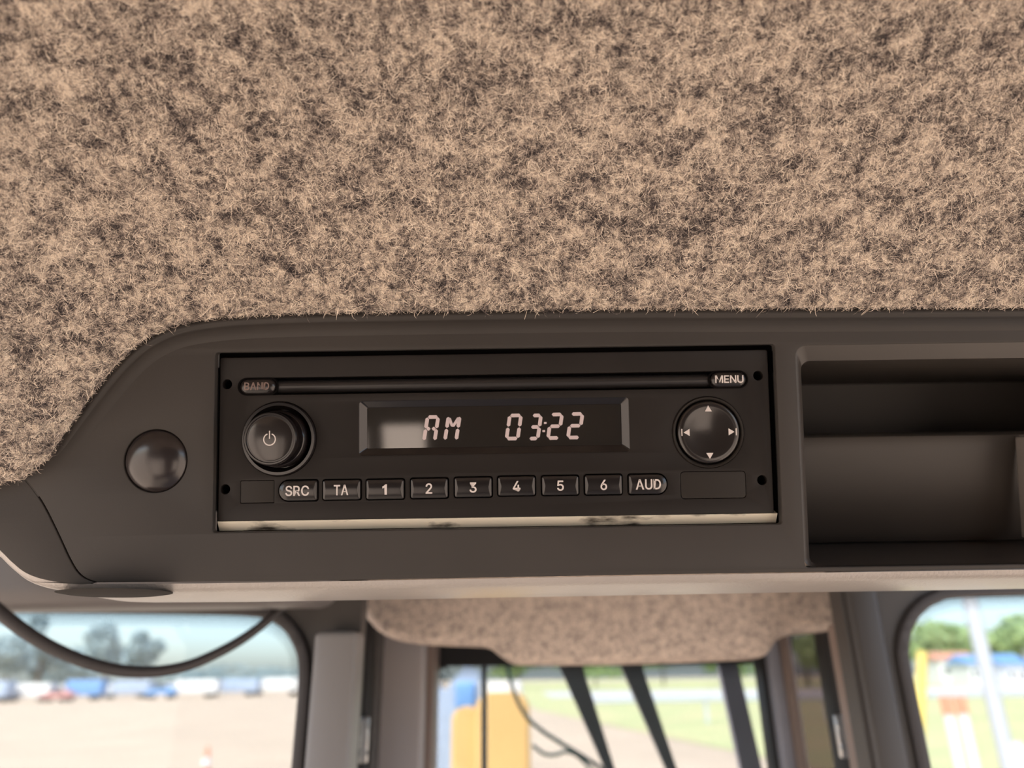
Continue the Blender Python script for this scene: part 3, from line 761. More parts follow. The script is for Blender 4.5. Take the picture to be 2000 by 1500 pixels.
# display: sloped bezel, dark pane, lit characters
dw, dh = disp[2], disp[3]
bz = loft('display_bezel', [rrect(DC[0], DC[1], dw - i * 2, dh - i * 2, max(0.0012 - i * .3, 0.0004), 6, w) for i, w in
      [(-0.0001, -0.0042), (-0.0001, RW - 0.0001), (0.0004, RW - 0.0004), (0.0020, RW - 0.0024), (0.0024, RW - 0.0026), (0.0024, -0.0045)]], M_GLOSS, rad, cap0=False, cap1=False, angle=30)
scr = loft('display', [rrect(DC[0], DC[1], dw - 0.0046, dh - 0.0046, 0.0003, 4, w) for w in (-0.0048, RW - 0.00245)], M_LCD, rad)
SW = RW - 0.00243
def seg_poly(p, q, t, cut=0.10):
    """hexagonal bar between two points"""
    p, q = np.array(p, float), np.array(q, float)
    d = (q - p); l = np.linalg.norm(d); d /= l; n = np.array([-d[1], d[0]])
    p = p + d * t * cut; q = q - d * t * cut
    return [p, p + d * t * 0.4 + n * t / 2, q - d * t * 0.4 + n * t / 2, q, q - d * t * 0.4 - n * t / 2, p + d * t * 0.4 - n * t / 2]
def glyph(name, segs, x0, x1, y0, y1, t_px=7.2):
    """x0..x1 at mid height, y0 top, y1 bottom in photo pixels"""
    bm = bmesh.new()
    l, r = pan((x0), (y0 + y1) / 2, SW)[0], pan(x1, (y0 + y1) / 2, SW)[0]
    tp, bt = pan((x0 + x1) / 2, y0, SW)[1], pan((x0 + x1) / 2, y1, SW)[1]
    t = t_px * 0.247 / F_PX
    mid = (tp + bt) / 2; h = tp - bt
    ins = t / 2
    P = lambda fx, fy: (l + ins + fx * (r - l - 2 * ins) + 0.16 * ((bt + ins + fy * (h - 2 * ins)) - mid), bt + ins + fy * (h - 2 * ins))
    S_ = {'a': ((0, 1), (1, 1)), 'b': ((1, .5), (1, 1)), 'c': ((1, 0), (1, .5)), 'd': ((0, 0), (1, 0)), 'e': ((0, 0), (0, .5)), 'f': ((0, .5), (0, 1)),
          'g': ((0, .5), (1, .5)), 'g1': ((0.02, .5), (.48, .5)), 'g2': ((.52, .5), (.98, .5)), 'h': ((0.06, 0.97), (.5, .55)), 'k': ((.94, .97), (.5, .55))}
    for s in segs:
        a, b = S_[s]
        poly = seg_poly(P(*a), P(*b), t * (0.75 if s in 'hk' else 1.0))
        lo_ = [bm.verts.new((x, y, SW)) for x, y in poly]; hi_ = [bm.verts.new((x, y, SW + 0.00004)) for x, y in poly]
        bm.faces.new(lo_[::-1]); bm.faces.new(hi_)
        for i in range(6): bm.faces.new((lo_[i], lo_[(i + 1) % 6], hi_[(i + 1) % 6], hi_[i]))
    return bm_obj(name, bm, M_SEG, scr)
glyph('display_letter', ['a', 'b', 'c', 'e', 'f', 'g1', 'g2'], 828, 856, 811, 864)['label'] = 'lit letter A'
glyph('display_letter', ['b', 'c', 'e', 'f', 'h', 'k'], 869, 898, 810, 863)['label'] = 'lit letter M'
glyph('display_digit', list('abcdef'), 989, 1018, 808, 860)['label'] = 'lit digit 0'
glyph('display_digit', list('abgcd'), 1033, 1057, 808, 860)['label'] = 'lit digit 3'
glyph('display_digit', list('abged'), 1070, 1098, 806, 859)['label'] = 'lit digit 2'
glyph('display_digit', list('abged'), 1109, 1138, 805, 858)['label'] = 'lit digit 2'
bm = bmesh.new()
for x, y in [(1065, 826), (1062, 842)]:
    u, v = pan(x, y, SW)
    box_bm(bm, (u, v, SW + 0.00002), (0.0009, 0.0007, 0.00004))
bm_obj('display_colon', bm, M_SEG, scr)
# metal mounting sleeve, its sloping lower flange exposed under the faceplate
yb0, yb1 = fb - 0.0002, HB + 0.0001
loft('mounting_sleeve', [[(u, yb0 + 0.0012, -0.006), (u, yb0 + 0.0001, -0.0012), (u, yb1 - 0.0001, -0.0030), (u, yb1 - 0.0001, -0.0042), (u, yb0 + 0.0008, -0.0050)] for u in np.linspace(HL + 0.0006, HR - 0.0006, 20)], M_SLEEVE, rad, angle=40)

# ================================================================== CAB FRONT
YL, YC, YR = 0.55, 0.80, 0.55
MXZ = Matrix(((1, 0, 0, 0), (0, 0, -1, 0), (0, 1, 0, 0), (0, 0, 0, 1)))   # local x, y -> world x, z; top faces the camera (-Y)
def wpx(pts, Y): return [(at(x, y, Y).x, at(x, y, Y).z) for x, y in pts]
def wplate(name, loops, Y, thick, material, parent=None, bevel=0.0):
    return plate(name, loops, thick, 0, material, parent, bevel, M=Matrix.Translation((0, Y, 0)) @ MXZ)
def off2(L, d):
    return [tuple(p) for p in off(np.array([q[:2] for q in L]), d)]
# window outlines
wl = wpx(spline([(-350, 1192), (0, 1193), (300, 1196), (470, 1200), (530, 1212), (560, 1235), (578, 1265), (585, 1300), (584, 1360)], 6), YL)
bot = at(584, 1360, YL); zb = 1.55
wl = wl + [(bot.x + 0.000, zb + 0.05), (bot.x - 0.03, zb), (-0.62, zb), (-0.66, zb + 0.04), (-0.66, wl[0][1] - 0.03), (-0.64, wl[0][1])]
wr = wpx(spline([(2500, 1150), (2000, 1160), (1880, 1165), (1835, 1174), (1800, 1196), (1778, 1230), (1771, 1270), (1776, 1310)], 6), YR)
bot = at(1776, 1310, YR)
wr = wr + [(bot.x, zb + 0.05), (bot.x + 0.03, zb), (0.66, zb), (0.70, zb + 0.04), (0.70, wr[0][1] - 0.03), (0.68, wr[0][1])]
zt = CAM.z + 0.26
def wall(name, x0, x1, z0, z1, hole, Y, lab):
    w_ = wplate(name, [[(x0, z0), (x1, z0), (x1, z1), (x0, z1)], hole], Y, 0.02, M_WALL)
    return setp(w_, lab, 'wall', kind='structure')
xl1 = at(700, 1300, YL).x
xr0 = at(1665, 1300, YR).x
wall('wall_left', -0.80, xl1, 1.25, zt, wl, YL, 'dark grey cab wall around the left window')
wall('wall_right', xr0, 0.85, 1.25, zt, wr, YR, 'dark grey cab wall around the right window')
def flat(o):
    o.data.polygons.foreach_set('use_smooth', [False] * len(o.data.polygons))
def window(name, outline, Y, lab, seal=0.008):
    g = wplate(name, [off2(outline, 0.004)], Y + 0.012, 0.004, M_GLASS)
    flat(g)
    setp(g, lab, 'window', kind='structure')
    s = wplate('window_seal', [off2(outline, seal), off2(outline, -0.0005)], Y - 0.004, 0.010, M_RUBBER, g, bevel=0.002)
    return g
w1 = window('window_1', wl, YL, 'left cab window with rounded corner')
w2 = window('window_2', wr, YR, 'right cab window with rounded corner')
# dotted frit band printed on the glass along its upper edge (one printed pattern)
def frit(outline, Y, i0, i1, parent, pitch=0.0022, rows=6, skip=1.0):
    P = resample(np.array(outline[i0:i1]), pitch)
    A = off(np.array([q[:2] for q in outline]), 0)
    t = np.gradient(P, axis=0); n = np.stack([t[:, 1], -t[:, 0]], 1); n /= np.linalg.norm(n, axis=1)[:, None]
    cen = np.array(outline).mean(0)
    n *= np.sign(((cen - P) * n).sum(1))[:, None]
    V, Fc = [], []
    for r in range(rows):
        rad_ = pitch * (0.46 - 0.055 * r)
        for k in range(len(P)):
            a = P[k] + n[k] * (r * pitch * 0.8 + 0.0002)
            if r % 2 and k + 1 < len(P): a = a + (P[k + 1] - P[k]) * 0.5
            b0 = len(V)
            for q in range(6): V.append((a[0] + rad_ * math.cos(q * math.pi / 3), Y + 0.0115, a[1] + rad_ * math.sin(q * math.pi / 3)))
            Fc.append(tuple(range(b0, b0 + 6)))
    o = mesh('frit_band', V, Fc, M_VBLACK, parent)
    o['kind'] = 'stuff'
    return o
frit(wl, YL, 0, len(wl) - 6, w1)
frit(wr, YR, 0, len(wr) - 6, w2)

# pillars and jambs between the side windows and the middle screen
def post(name, xa, xb, ya_px, Y0, depth, material, lab, z0=1.25, zt_=None, bevel=0.004):
    a, b = at(xa, ya_px, Y0), at(xb, ya_px, Y0)
    zt_ = zt_ or zt
    o = box(name, ((a.x + b.x) / 2, Y0 + depth / 2, (z0 + zt_) / 2), (b.x - a.x, depth, zt_ - z0), material, bevel=min(bevel, (b.x - a.x) * 0.3))
    return setp(o, lab, 'trim', kind='structure')
p1 = post('trim_1', 604, 690, 1350, 0.52, 0.03, M_PILLAR, 'grey pillar right of the left window', zt_=at(640, 1232, 0.52).z)
post('trim_2', 686, 722, 1350, 0.66, 0.02, M_VBLACK, 'black gap beside the left pillar')
post('trim_3', 704, 740, 1350, 0.70, 0.02, M_WALL, 'dark strip behind the left pillar')
post('trim_4', 724, 826, 1400, 0.72, 0.06, M_PILLAR2, 'light grey door frame left of the middle screen')
post('trim_5', 822, 846, 1400, 0.74, 0.05, M_BROWN, 'narrow brown grey edge left of the middle screen')
# right side
post('trim_6', 1496, 1512, 1350, 0.76, 0.03, M_VBLACK, 'black seal strip right of the middle screen')
post('trim_7', 1510, 1542, 1350, 0.75, 0.03, M_BLUEGREY, 'blue grey strip right of the middle screen')
post('trim_8', 1540, 1560, 1350, 0.74, 0.012, M_BROWN, 'thin brown edge beside the blue grey strip')
post('trim_9', 1624, 1644, 1350, 0.70, 0.004, M_WALL, 'dark strip left of the black right jamb')
post('trim_10', 1632, 1674, 1350, 0.62, 0.03, M_VBLACK, 'black jamb left of the right pillar')
post('trim_11', 1668, 1688, 1350, 0.56, 0.03, M_BROWN, 'brown edge of the right pillar', zt_=at(1690, 1215, .56).z)
post('trim_12', 1688, 1752, 1350, 0.545, 0.03, M_WALL, 'dark grey pillar left of the right window')
# middle screen
wc = wpx(spline([(1480, 1296), (1200, 1299), (900, 1300), (870, 1302), (852, 1315), (847, 1340)], 4), YC)
b_ = at(847, 1340, YC)
xcR = at(1500, 1350, YC).x
wc = [(xcR, wc[0][1])] + wc + [(b_.x, 1.25), (xcR, 1.25)]
wf = wplate('wall_front', [[(at(690, 1350, YC).x, 1.2), (at(1770, 1350, YC).x, 1.2), (at(1770, 1350, YC).x, zt), (at(690, 1350, YC).x, zt)], wc,
      wpx([(1548, 1200), (1548, 1700), (1665, 1700), (1665, 1200)], YC)], YC, 0.02, M_VBLACK)
setp(wf, 'black cab front wall around the middle screen', 'wall', kind='structure')
w3 = wplate('window_3', [off2(wc, 0.003)], YC + 0.012, 0.004, M_GLASS); flat(w3); setp(w3, 'middle screen behind the felt covered pod', 'window', kind='structure')
frit(wc, YC, 1, 22, w3, pitch=0.0032, rows=6)
gx = [at(1540, 1350, YC), at(1672, 1350, YC)]
w4 = box('window_4', ((gx[0].x + gx[1].x) / 2, YC + 0.012, 1.85), (gx[1].x - gx[0].x, 0.004, 1.2), glass_mat('smoked door glass', (0.27, 0.24, 0.24, 1)))
setp(w4, 'narrow smoked glass strip right of the middle screen', 'window', kind='structure')
# door latches
def latch(x, y0, y1, Y, lab):
    e = empty('door_latch', Matrix.Translation(at(x, (y0 + y1) / 2, Y)))
    setp(e, lab, 'latch', 'bright latches on the door jambs')
    h = at(x, y0, Y).z - at(x, y1, Y).z
    box('latch_plate', (0, 0, 0), (0.009, 0.004, h), M_STEEL, e, bevel=0.001)
    for s in (-1, 1):
        bm = bmesh.new()
        loft_bm(bm, [[(0.0045 * math.cos(t), -0.002 - d, s * h * 0.28 + 0.0045 * math.sin(t)) for t in np.linspace(0, 6.283, 16, endpoint=False)] for d in (0, 0.003)])
        bm_obj('latch_screw', bm, M_STEEL, e)
latch(709, 1400, 1490, 0.655, 'bright steel latch on the black jamb left of the middle screen')
latch(1646, 1395, 1480, 0.612, 'bright steel latch on the black jamb right of the middle screen')
# rear of the cab: unseen wall and openings added to shape the radio's reflections
wb_ = wplate('wall_back', [[(-0.85, 1.0), (0.85, 1.0), (0.85, 2.6), (-0.85, 2.6)], [(-0.80, 1.25), (-0.285, 1.25), (-0.285, 2.05), (-0.80, 2.05)], [(-0.255, 1.25), (-0.17, 1.25), (-0.17, 2.055), (-0.255, 2.055)],
      [(0.34, 1.3), (0.78, 1.3), (0.78, 1.98), (0.34, 1.98)]], -0.9, 0.03, M_WALL)
setp(wb_, 'dark rear wall of the cab', 'wall', kind='structure')
setp(box('floor', (0, -0.1, 0.97), (1.7, 1.7, 0.05), mat('pale bounce floor mat', (0.34, 0.28, 0.22, 1), 0.9, var=0.3, scale=4)), 'unseen cab floor paled to bounce light up', 'floor', kind='structure')  # unseen floor coloured light to bounce daylight up at the console
# headers over the side windows
hb = box('trim_13', (-0.45, 0.50, at(250, 1160, 0.50).z + 0.05), (0.66, 0.05, 0.12), mat('header paint', (0.11, 0.10, 0.098, 1), 0.45, var=0.2, scale=5), bevel=0.012)
setp(hb, 'rounded grey header above the left window', 'trim', kind='structure')

# felt covered pod above the middle screen
pod_px = [(700, 1100), (704, 1160), (714, 1200), (735, 1228), (768, 1248), (815, 1258), (870, 1262), (930, 1264), (958, 1268), (978, 1283), (1000, 1296), (1030, 1300),
          (1200, 1299), (1400, 1292), (1475, 1287), (1495, 1276), (1514, 1252), (1545, 1240), (1600, 1236), (1645, 1222), (1676, 1198), (1694, 1165), (1700, 1100)]
YP = 0.62
pl = np.array(wpx(spline(pod_px, 4), YP))
pn = np.gradient(pl, axis=0); pn = np.stack([pn[:, 1], -pn[:, 0]], 1); pn /= np.linalg.norm(pn, axis=1)[:, None]
for _ in range(6):
    pn[1:-1] = (pn[:-2] + pn[1:-1] + pn[2:]) / 3; pn /= np.linalg.norm(pn, axis=1)[:, None]
if pn[len(pn) // 2, 1] > 0: pn = -pn                              # outward is down
cxp, ztp = pl[:, 0].mean(), pl[:, 1].max() + 0.03
rows = []
for q, n_ in zip(pl, pn):
    row = []
    for ins, dy in [(-0.004, 0.10), (-0.001, 0.05), (0.0, 0.02), (-0.0008, 0.012), (-0.0025, 0.006), (-0.005, 0.0025), (-0.008, 0.0006)]:
        row.append((q[0] + n_[0] * ins, YP - 0.02 + dy, q[1] + n_[1] * ins))
    e_ = row[-1]
    for f in (0.25, 0.5, 0.75, 1.0):
        tx = cxp + (e_[0] - cxp) * (1 - 0.02 * f)
        row.append((tx, YP - 0.02, e_[2] + (ztp - e_[2]) * f))
    rows.append(row)
pod = loft('felt_pod', rows, M_FELT_SOFT, None, cap0=False, cap1=False, closed=False, angle=60)
setp(pod, 'beige felt covered pod with a stepped lower edge hanging over the middle screen', 'roof pod')
# curved dark bar hanging across the left window
arc = spline([(-330, 960), (-230, 1020), (-140, 1085), (-60, 1144), (0, 1196), (60, 1241), (120, 1274), (190, 1300), (250, 1311), (310, 1311), (370, 1299), (430, 1273), (480, 1244), (525, 1210), (560, 1180)], 4)
AR = []
for i, (x, y) in enumerate(arc):
    f = i / (len(arc) - 1)
    AR.append((at(x, y, 0.40 + 0.13 * f), 0.0043 - 0.0014 * f))
a_ = tube('grab_bar', [p for p, r in AR], [r for p, r in AR], M_RUBBER)
setp(a_, 'black curved bar sagging across the upper left window', 'bar')

# slanted bars outside / on the middle screen
def bar(name, pa, pb, wa, wb, Y, material, lab, grp=None, cat='bar'):
    A, B = at(*pa, Y), at(*pb, Y)
    k = Y / F_PX / 0.93
    d = (B - A).normalized(); n = Vector((d.z, 0, -d.x))
    sec = lambda P, w: [P + n * w / 2 + Vector((0, -0.006, 0)), P - n * w / 2 + Vector((0, -0.006, 0)), P - n * w / 2 + Vector((0, 0.006, 0)), P + n * w / 2 + Vector((0, 0.006, 0))]
    e = empty(name, Matrix.Translation(A))
    o = loft('bar_blade', [[q - A for q in sec(A, wa * k)], [q - A for q in sec(A.lerp(B, .5), (wa + wb) / 2 * k)], [q - A for q in sec(B, wb * k)]], material, e)
    bm = bmesh.new()
    P0, P1 = A.lerp(B, 0.04), A.lerp(B, 0.04) + Vector((0, -0.012, 0))
    loft_bm(bm, [[P + Vector((math.cos(t), 0, math.sin(t))) * wa * k * 0.35 - A for t in np.linspace(0, 6.283, 16, endpoint=False)] for P in (P0, P1)])
    bm_obj('pivot_bolt', bm, material, e)
    return setp(e, lab, cat, grp)
bar('wiper_arm', (1092, 1240), (1205, 1540), 44, 11, 0.86, M_BARS, 'dark tapering slanted bar behind the middle screen, the leftmost', 'dark tapering bars behind the middle screen')
bar('wiper_arm', (1205, 1230), (1325, 1540), 40, 13, 0.86, M_BARS, 'dark tapering slanted bar behind the middle screen, right of the leftmost', 'dark tapering bars behind the middle screen')
bar('guard_bar', (1405, 1230), (1478, 1560), 32, 34, 0.88, M_BARS2, 'pale grey slanted bar at the right of the middle screen')
vb = at(946, 1340, 0.86)
v_ = box('screen_post', (vb.x, 0.86, 1.9), (0.006, 0.01, 1.3), M_BARS, bevel=0.001); setp(v_, 'thin upright rod in front of the yellow machine', 'rod')
hp = spline([(985, 1270), (1000, 1340), (1025, 1395), (1060, 1428), (1110, 1460), (1190, 1510), (1260, 1560)], 5)
h_ = tube('hydraulic_hose', [at(x, y, 1.1) for x, y in hp], 0.0028, M_HOSE); setp(h_, 'thin dark hose curving down right of the yellow machine', 'hose')
hp = spline([(1040, 1455), (1062, 1472), (1085, 1474), (1105, 1468), (1130, 1478), (1170, 1520)], 5)
h_ = tube('hydraulic_hose', [at(x, y, 1.2) for x, y in hp], 0.0026, M_HOSE); setp(h_, 'short dark hose low beside the yellow machine', 'hose')

# ================================================================== OUTDOORS
def ground(name, pts, z, material, lab):
    o = mesh(name, [(x, y, z) for x, y in pts], [tuple(range(len(pts)))], material)
    return setp(o, lab, 'ground', kind='structure')
ground('ground', [(-600, -400), (600, -400), (600, 700), (-600, 700)], 0.0, M_SAND, 'pale sandy ground')
# grass field and road on the right
g0 = ground('lawn', [(1.5, 60), (9, 13), (60, 10), (300, 20), (300, 400), (1, 400), (0.5, 90)], 0.02, M_GRASS, 'yellow green grass at the right')
ground('road', [(4, 92), (300, 70), (300, 92), (4, 128)], 0.05, M_ROAD, 'pale road across the grass')

def crown(name, c, sx, sz, n, material, parent, leaf=0.5):
    blobs = [(rng.normal(0, 0.42, 3) * (sx, sx, sz)) for _ in range(9)]
    V, Fc = [], []
    for i in range(n):
        b = blobs[rng.integers(len(blobs))]
        d = rng.normal(0, 1, 3); d /= np.linalg.norm(d)
        p = b + d * (sx * 0.5, sx * 0.5, sz * 0.42) * rng.uniform(0.6, 1.0)
        a, e = rng.normal(0, 1, 3), rng.normal(0, 1, 3)
        a /= np.linalg.norm(a); e = np.cross(a, e); e /= np.linalg.norm(e) + 1e-9
        s = leaf * rng.uniform(0.6, 1.3)
        k = len(V)
        for q in (-a * s, e * s * .45, a * s, -e * s * .45): V.append(tuple(p + q + c))
        Fc.append((k, k + 1, k + 2, k + 3))
    return mesh(name, V, Fc, material, parent, angle=0)
def tree(x, y, h, wd, material, lab, grp, n=1400):
    e = empty('tree', Matrix.Translation((x, y, 0)))
    setp(e, lab, 'tree', grp)
    tube('trunk', [(0, 0, 0), (0.1, 0, h * .3), (-0.1, 0.1, h * .6), (0.05, 0, h * .85)], [h * .035, h * .028, h * .02, h * .008], M_BARK, e, n=8)
    crown('crown', np.array((0, 0, h * 0.64)), wd * 0.5, h * 0.36, n, material, e, leaf=h * 0.07)
def tree_px(x, ytop, dist, wpx_, m, lab, grp):
    """dist: metres ahead; the height follows from the photo's tree top"""
    p = at(x, ytop, dist)
    tree(p.x, dist, p.z, wpx_ / F_PX * dist * 1.1, m, lab, grp)
GL, GR = 'hazy trees beyond the yard at the left', 'green trees beyond the road at the right'
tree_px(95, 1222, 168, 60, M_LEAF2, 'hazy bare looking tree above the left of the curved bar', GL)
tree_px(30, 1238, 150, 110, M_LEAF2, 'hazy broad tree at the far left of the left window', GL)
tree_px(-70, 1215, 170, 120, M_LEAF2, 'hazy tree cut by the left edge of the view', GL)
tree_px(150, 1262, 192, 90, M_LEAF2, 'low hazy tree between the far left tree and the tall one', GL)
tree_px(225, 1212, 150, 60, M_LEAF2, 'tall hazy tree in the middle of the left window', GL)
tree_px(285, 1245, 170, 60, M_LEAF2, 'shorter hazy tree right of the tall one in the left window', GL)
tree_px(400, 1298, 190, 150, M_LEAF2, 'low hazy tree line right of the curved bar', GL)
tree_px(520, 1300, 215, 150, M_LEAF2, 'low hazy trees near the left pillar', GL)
for i, (x, yt, dd, w_, lb) in enumerate([(1010, 1265, 190, 120, 'far tree behind the yellow machine'), (1160, 1275, 170, 140, 'far tree between the two dark bars of the middle screen'), (1290, 1262, 195, 150, 'far tree right of the dark bars of the middle screen'),
        (1430, 1258, 168, 150, 'far tree behind the pale grey bar'), (1560, 1215, 150, 150, 'far tree behind the smoked glass strip'), (1700, 1215, 180, 140, 'green tree hidden partly by the right pillar'),
        (1815, 1195, 155, 120, 'green tree at the left of the right window'), (1895, 1225, 182, 110, 'green tree behind the lamp pole'), (1975, 1200, 160, 130, 'big yellow green tree at the right edge of the view'), (2080, 1180, 190, 150, 'green tree past the right edge of the view')]):
    tree_px(x, yt, dd, w_, M_LEAF, lb, GR)

# parked vehicles along the yard's far side
def wheel_bm(bm, c, r, w):
    loft_bm(bm, [[(c[0] + r * q * math.cos(t), c[1] + d, c[2] + r * q * math.sin(t)) for t in np.linspace(0, 6.283, 18, endpoint=False)] for q, d in ((0.6, -w / 2 - .02), (1, -w / 2), (1, w / 2), (0.6, w / 2 + .02))])
def truck(x, y, L, h, m, lab, grp, boxy=True, cabm=None):
    e = empty('parked_truck' if boxy else 'parked_car', Matrix.Translation((x, y, 0)))
    setp(e, lab, 'truck' if boxy else 'car', grp)
    if boxy:
        box('cargo_body', (L * 0.12, 0, h * 0.58), (L * 0.74, 2.2, h * 0.72), m, e, bevel=0.08)
        bm = bmesh.new()
        pts = [(-L * .5, .6), (-L * .5, h * .42), (-L * .44, h * .75), (-L * .28, h * .78), (-L * .28, .6)]
        loft_bm(bm, [[(a, s, b) for a, b in pts] for s in (-1.05, 1.05)]); cb = bm_obj('cab', bm, cabm or M_WHITE, e)
        box('cab_window', (-L * 0.40, -1.06, h * .58), (L * 0.10, 0.04, h * .2), M_DARKGLASS, e)
    else:
        pts = [(-.5, .35), (-.5, .62), (-.28, .72), (-.16, 1.0), (.2, 1.0), (.34, .74), (.5, .66), (.5, .35)]
        bm = bmesh.new(); loft_bm(bm, [[(a * L, s, b * h) for a, b in pts] for s in (-.85, .85)]); bm_obj('body', bm, m, e)
        gp = [(-.24, .73), (-.14, .95), (.18, .95), (.28, .75)]
        bm = bmesh.new(); loft_bm(bm, [[(a * L, s, b * h) for a, b in gp] for s in (-.87, -.86)]); bm_obj('side_window', bm, M_DARKGLASS, e)
    for k in (-.34, .32):
        for s in (-.8, .8):
            bm = bmesh.new(); wheel_bm(bm, (k * L, s, 0.45 if boxy else .33), 0.45 if boxy else .33, .25); bm_obj('wheel', bm, M_TYRE, e)
GV = 'vehicles parked along the far side of the yard'
for x, d, L, h, m, lb, bx in [(-30, 112, 8, 3.0, M_PALEBLUE, 'pale grey blue truck at the left edge of the yard', True), (60, 115, 7, 2.6, M_WHITE, 'white truck under the far left tree', True),
        (118, 110, 4.4, 1.6, M_RED, 'small red car left of the low end of the curved bar', False), (160, 118, 7, 3.0, M_BLUE, 'blue truck under the left half of the curved bar', True),
        (250, 128, 8, 2.8, M_PALEBLUE, 'pale blue truck below the lowest point of the curved bar', True), (318, 120, 4.5, 1.9, M_BLUE, 'small bright blue car right of the lowest point of the bar', False),
        (375, 126, 9, 2.8, M_WHITE, 'long white truck right of the small blue car', True), (455, 132, 9, 2.8, M_PALEBLUE, 'long pale blue truck near the right of the left window', True), (540, 138, 9, 2.9, M_WHITE, 'white truck beside the left window seal', True)]:
    truck(at(x, 1340, d).x, d, L, h, m, lb, GV, bx)
# traffic cones
def cone(x, ytop, d, lab):
    p = at(x, ytop, d)
    e = empty('traffic_cone', Matrix.Translation((p.x, d, 0)))
    setp(e, lab, 'traffic cone', 'traffic cones on the sand')
    h = 0.75
    box('base', (0, 0, 0.02), (0.40, 0.40, 0.04), M_ORANGE, e, bevel=0.01)
    def seg(n, z0, z1, m):
        rr = lambda z: 0.15 - 0.12 * z / h
        loft(n, [[(rr(z) * math.cos(t), rr(z) * math.sin(t), z) for t in np.linspace(0, 6.283, 24, endpoint=False)] for z in (z0, z1)], m, e)
    seg('cone_body', 0.03, h, M_ORANGE)
    bm = bmesh.new()
    rr = lambda z: 0.153 - 0.12 * z / h
    loft_bm(bm, [[(rr(z) * math.cos(t), rr(z) * math.sin(t), z) for t in np.linspace(0, 6.283, 24, endpoint=False)] for z in (0.28, 0.48)])
    bm_obj('reflective_collar', bm, M_WHITE, e)
def gdist(y, z=0.0):
    r = ray(1000, y); return r.y * ((z - CAM.z) / r.z)
dc = gdist(1448, 0.75)
cone(408, 1448, dc, 'red and white traffic cone on the sand, right of the left window middle')
cone(-6, 1440, gdist(1446, 0.75), 'red and white traffic cone cut by the left edge of the view')

# yellow machine seen through the middle screen: boom head with a pale cap and a blue tank at its side
mb = at(968, 1345, 2.6)
ma = empty('yellow_boom', Matrix.Translation((mb.x, 2.6, 0)))
setp(ma, 'rounded yellow machine boom seen through the middle screen', 'machine boom')
pxm = lambda p: p * 2.6 / F_PX / 0.93
zt1 = at(968, 1352, 2.6).z
def bl(name, cx, w_, ztop, dy, dep, m, rr=0.03):
    L0 = rrect(0, 0, w_, 1.0, (0.01, 0.01, min(rr, w_ * .49), min(rr, w_ * .49)), 8)
    lp_ = []
    for ins, yy in ((0.012, -dep / 2), (0, -dep / 2 + 0.012), (0, dep / 2)):
        lp_.append([(cx + a * (1 - 2 * ins / w_), dy + yy, ztop - 0.5 + b) for a, b, _ in L0])
    return loft(name, lp_, m, ma)
bl('boom_head', pxm(12), pxm(88), zt1, 0, 0.12, M_YELLOW, 0.05)
bl('boom_side', pxm(-50), pxm(46), zt1 - pxm(22), 0.05, 0.12, M_YELLOW, 0.04)
bl('boom_cap', pxm(10), pxm(70), zt1 + pxm(18), 0.08, 0.10, M_WHITE, 0.02)
tk = at(900, 1340, 2.9)
t_ = empty('blue_cab_panel', Matrix.Translation((tk.x, 2.9, 0)))
setp(t_, 'pale blue machine panel left of the yellow boom', 'machine panel')
loft('panel', [[(a, d, b) for a, b in [(-.12, 0.9), (.07, 0.9), (.07, tk.z + 0.05), (0.02, tk.z + .07), (-.06, tk.z - 0.02), (-.12, tk.z + .05)]] for d in (-.05, .05)], M_PALEBLUE, t_)
box('panel_window', (0.02, -0.06, tk.z - 0.03), (0.07, 0.02, 0.09), M_BLUE, t_, bevel=0.01)

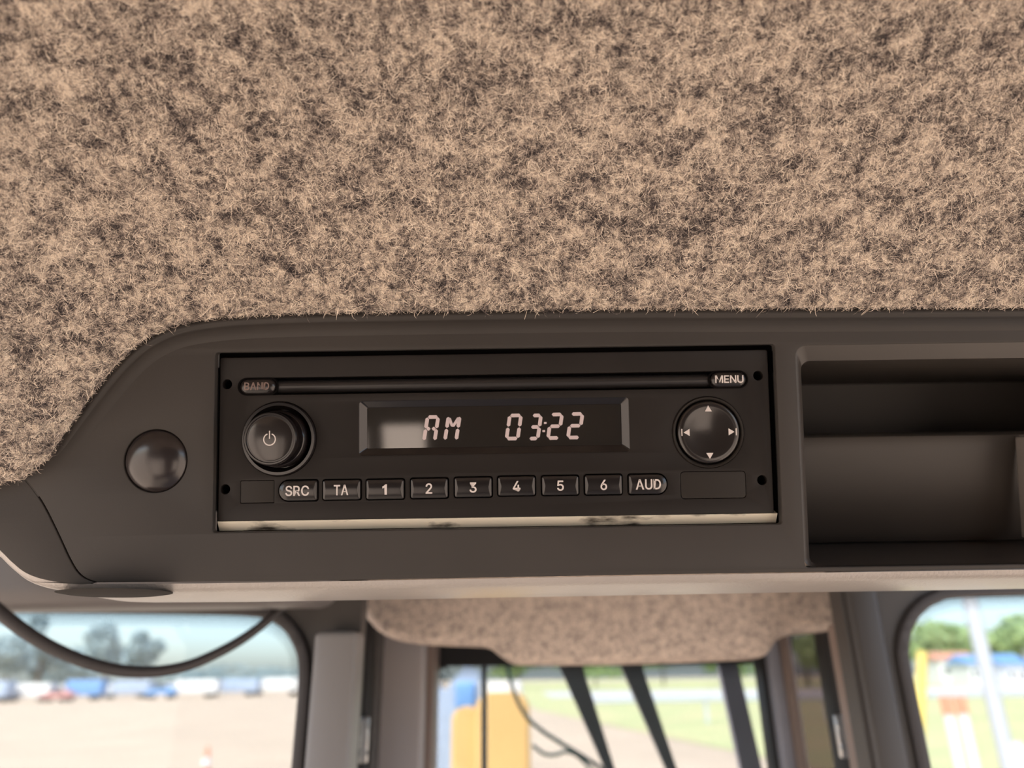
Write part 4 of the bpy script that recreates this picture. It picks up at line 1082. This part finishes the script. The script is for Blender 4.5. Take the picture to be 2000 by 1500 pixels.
# right window: lamp pole, yellow post, two orange topped posts, building with blue roofs
def pole(name, x, ytop, ybase_px, d, r, m, lab, cat, grp=None, top=None, h=None):
    p = at(x, ytop, d)
    hh_ = h or p.z
    e = empty(name, Matrix.Translation((p.x, d, 0)))
    setp(e, lab, cat, grp)
    tube('shaft', [(0, 0, 0), (0, 0, hh_ * .5), (0, 0, hh_)], r, m, e, n=16)
    box('foot', (0, 0, 0.03), (r * 2.6, r * 2.6, 0.06), m, e, bevel=0.01)
    if top is not None:
        tube(top[0], [(0, 0, hh_ - top[2]), (0, 0, hh_ + 0.01)], r * 1.12, top[1], e, n=16)
    return e
pole('lamp_pole', 1930, 1323, 0, 14, 0.13, M_GREYP, 'tall pale grey pole in the right window', 'pole', h=9)
pole('marker_post', 1846, 1362, 0, 9, 0.055, M_WHITE, 'white post with an orange top, the left of two in the right window', 'post', 'white posts with orange tops', ('orange_top', M_ORANGE, 0.18))
pole('marker_post', 1874, 1362, 0, 9.5, 0.055, M_WHITE, 'white post with an orange top, the right of two in the right window', 'post', 'white posts with orange tops', ('orange_top', M_ORANGE, 0.18))
yp = pole('yellow_post', 1800, 1323, 0, 16, 0.10, M_YELLOW2, 'bright yellow leaning post at the left of the right window', 'post', h=2.75)
yp.location.x -= 0.55; yp.rotation_euler.y = R(14)
pole('short_post', 1985, 1450, 0, 7, 0.05, M_WHITE, 'short white post at the lower right corner of the view', 'post')
def house(x, d, w_, h, roof, lab, mw=M_WHITE, rh=1.4):
    p = at(x, 1320, d)
    e = empty('building', Matrix.Translation((p.x, d, 0)))
    setp(e, lab, 'building')
    box('wall', (0, 0, h / 2), (w_, 6, h), mw, e)
    loft('roof', [[(s * (w_ / 2 + .4), -3.5, h), (s * (w_ / 2 + .4), 0, h + rh), (s * (w_ / 2 + .4), 3.5, h)] for s in (-1, 1)], roof, e)
    for k in (-.3, .3): box('window', (w_ * k, -3.02, h * .55), (w_ * .16, .08, h * .3), M_DARKGLASS, e)
    box('door', (0, -3.02, h * .35), (w_ * .1, .08, h * .7), M_BROWN, e)
house(1858, 146, 7, 4.2, M_ROOFTILE, 'white building with a salmon roof in the right window')
house(1896, 128, 3.4, 3.3, M_BLUE, 'small building with a blue roof left of the lamp pole')
house(1962, 110, 3.0, 3.0, M_BLUE, 'small building with a blue roof right of the lamp pole')
# guard rail on the right
e = empty('guard_rail', Matrix.Translation((0, 40, 0)))
setp(e, 'pale guard rail along the road at the right', 'rail')
rz = at(1800, 1358, 40)
loft('rail', [[(x, dy, rz.z + dz) for dy, dz in ((0, -.15), (-.05, -.08), (0, 0), (-.05, .08), (0, .15), (.03, .15), (.03, -.15))] for x in (3, 60)], M_GREYP, e)
for k in range(9): box('rail_post', (3.5 + k * 6, 0.1, rz.z / 2), (0.15, 0.1, rz.z), M_GREYP, e)
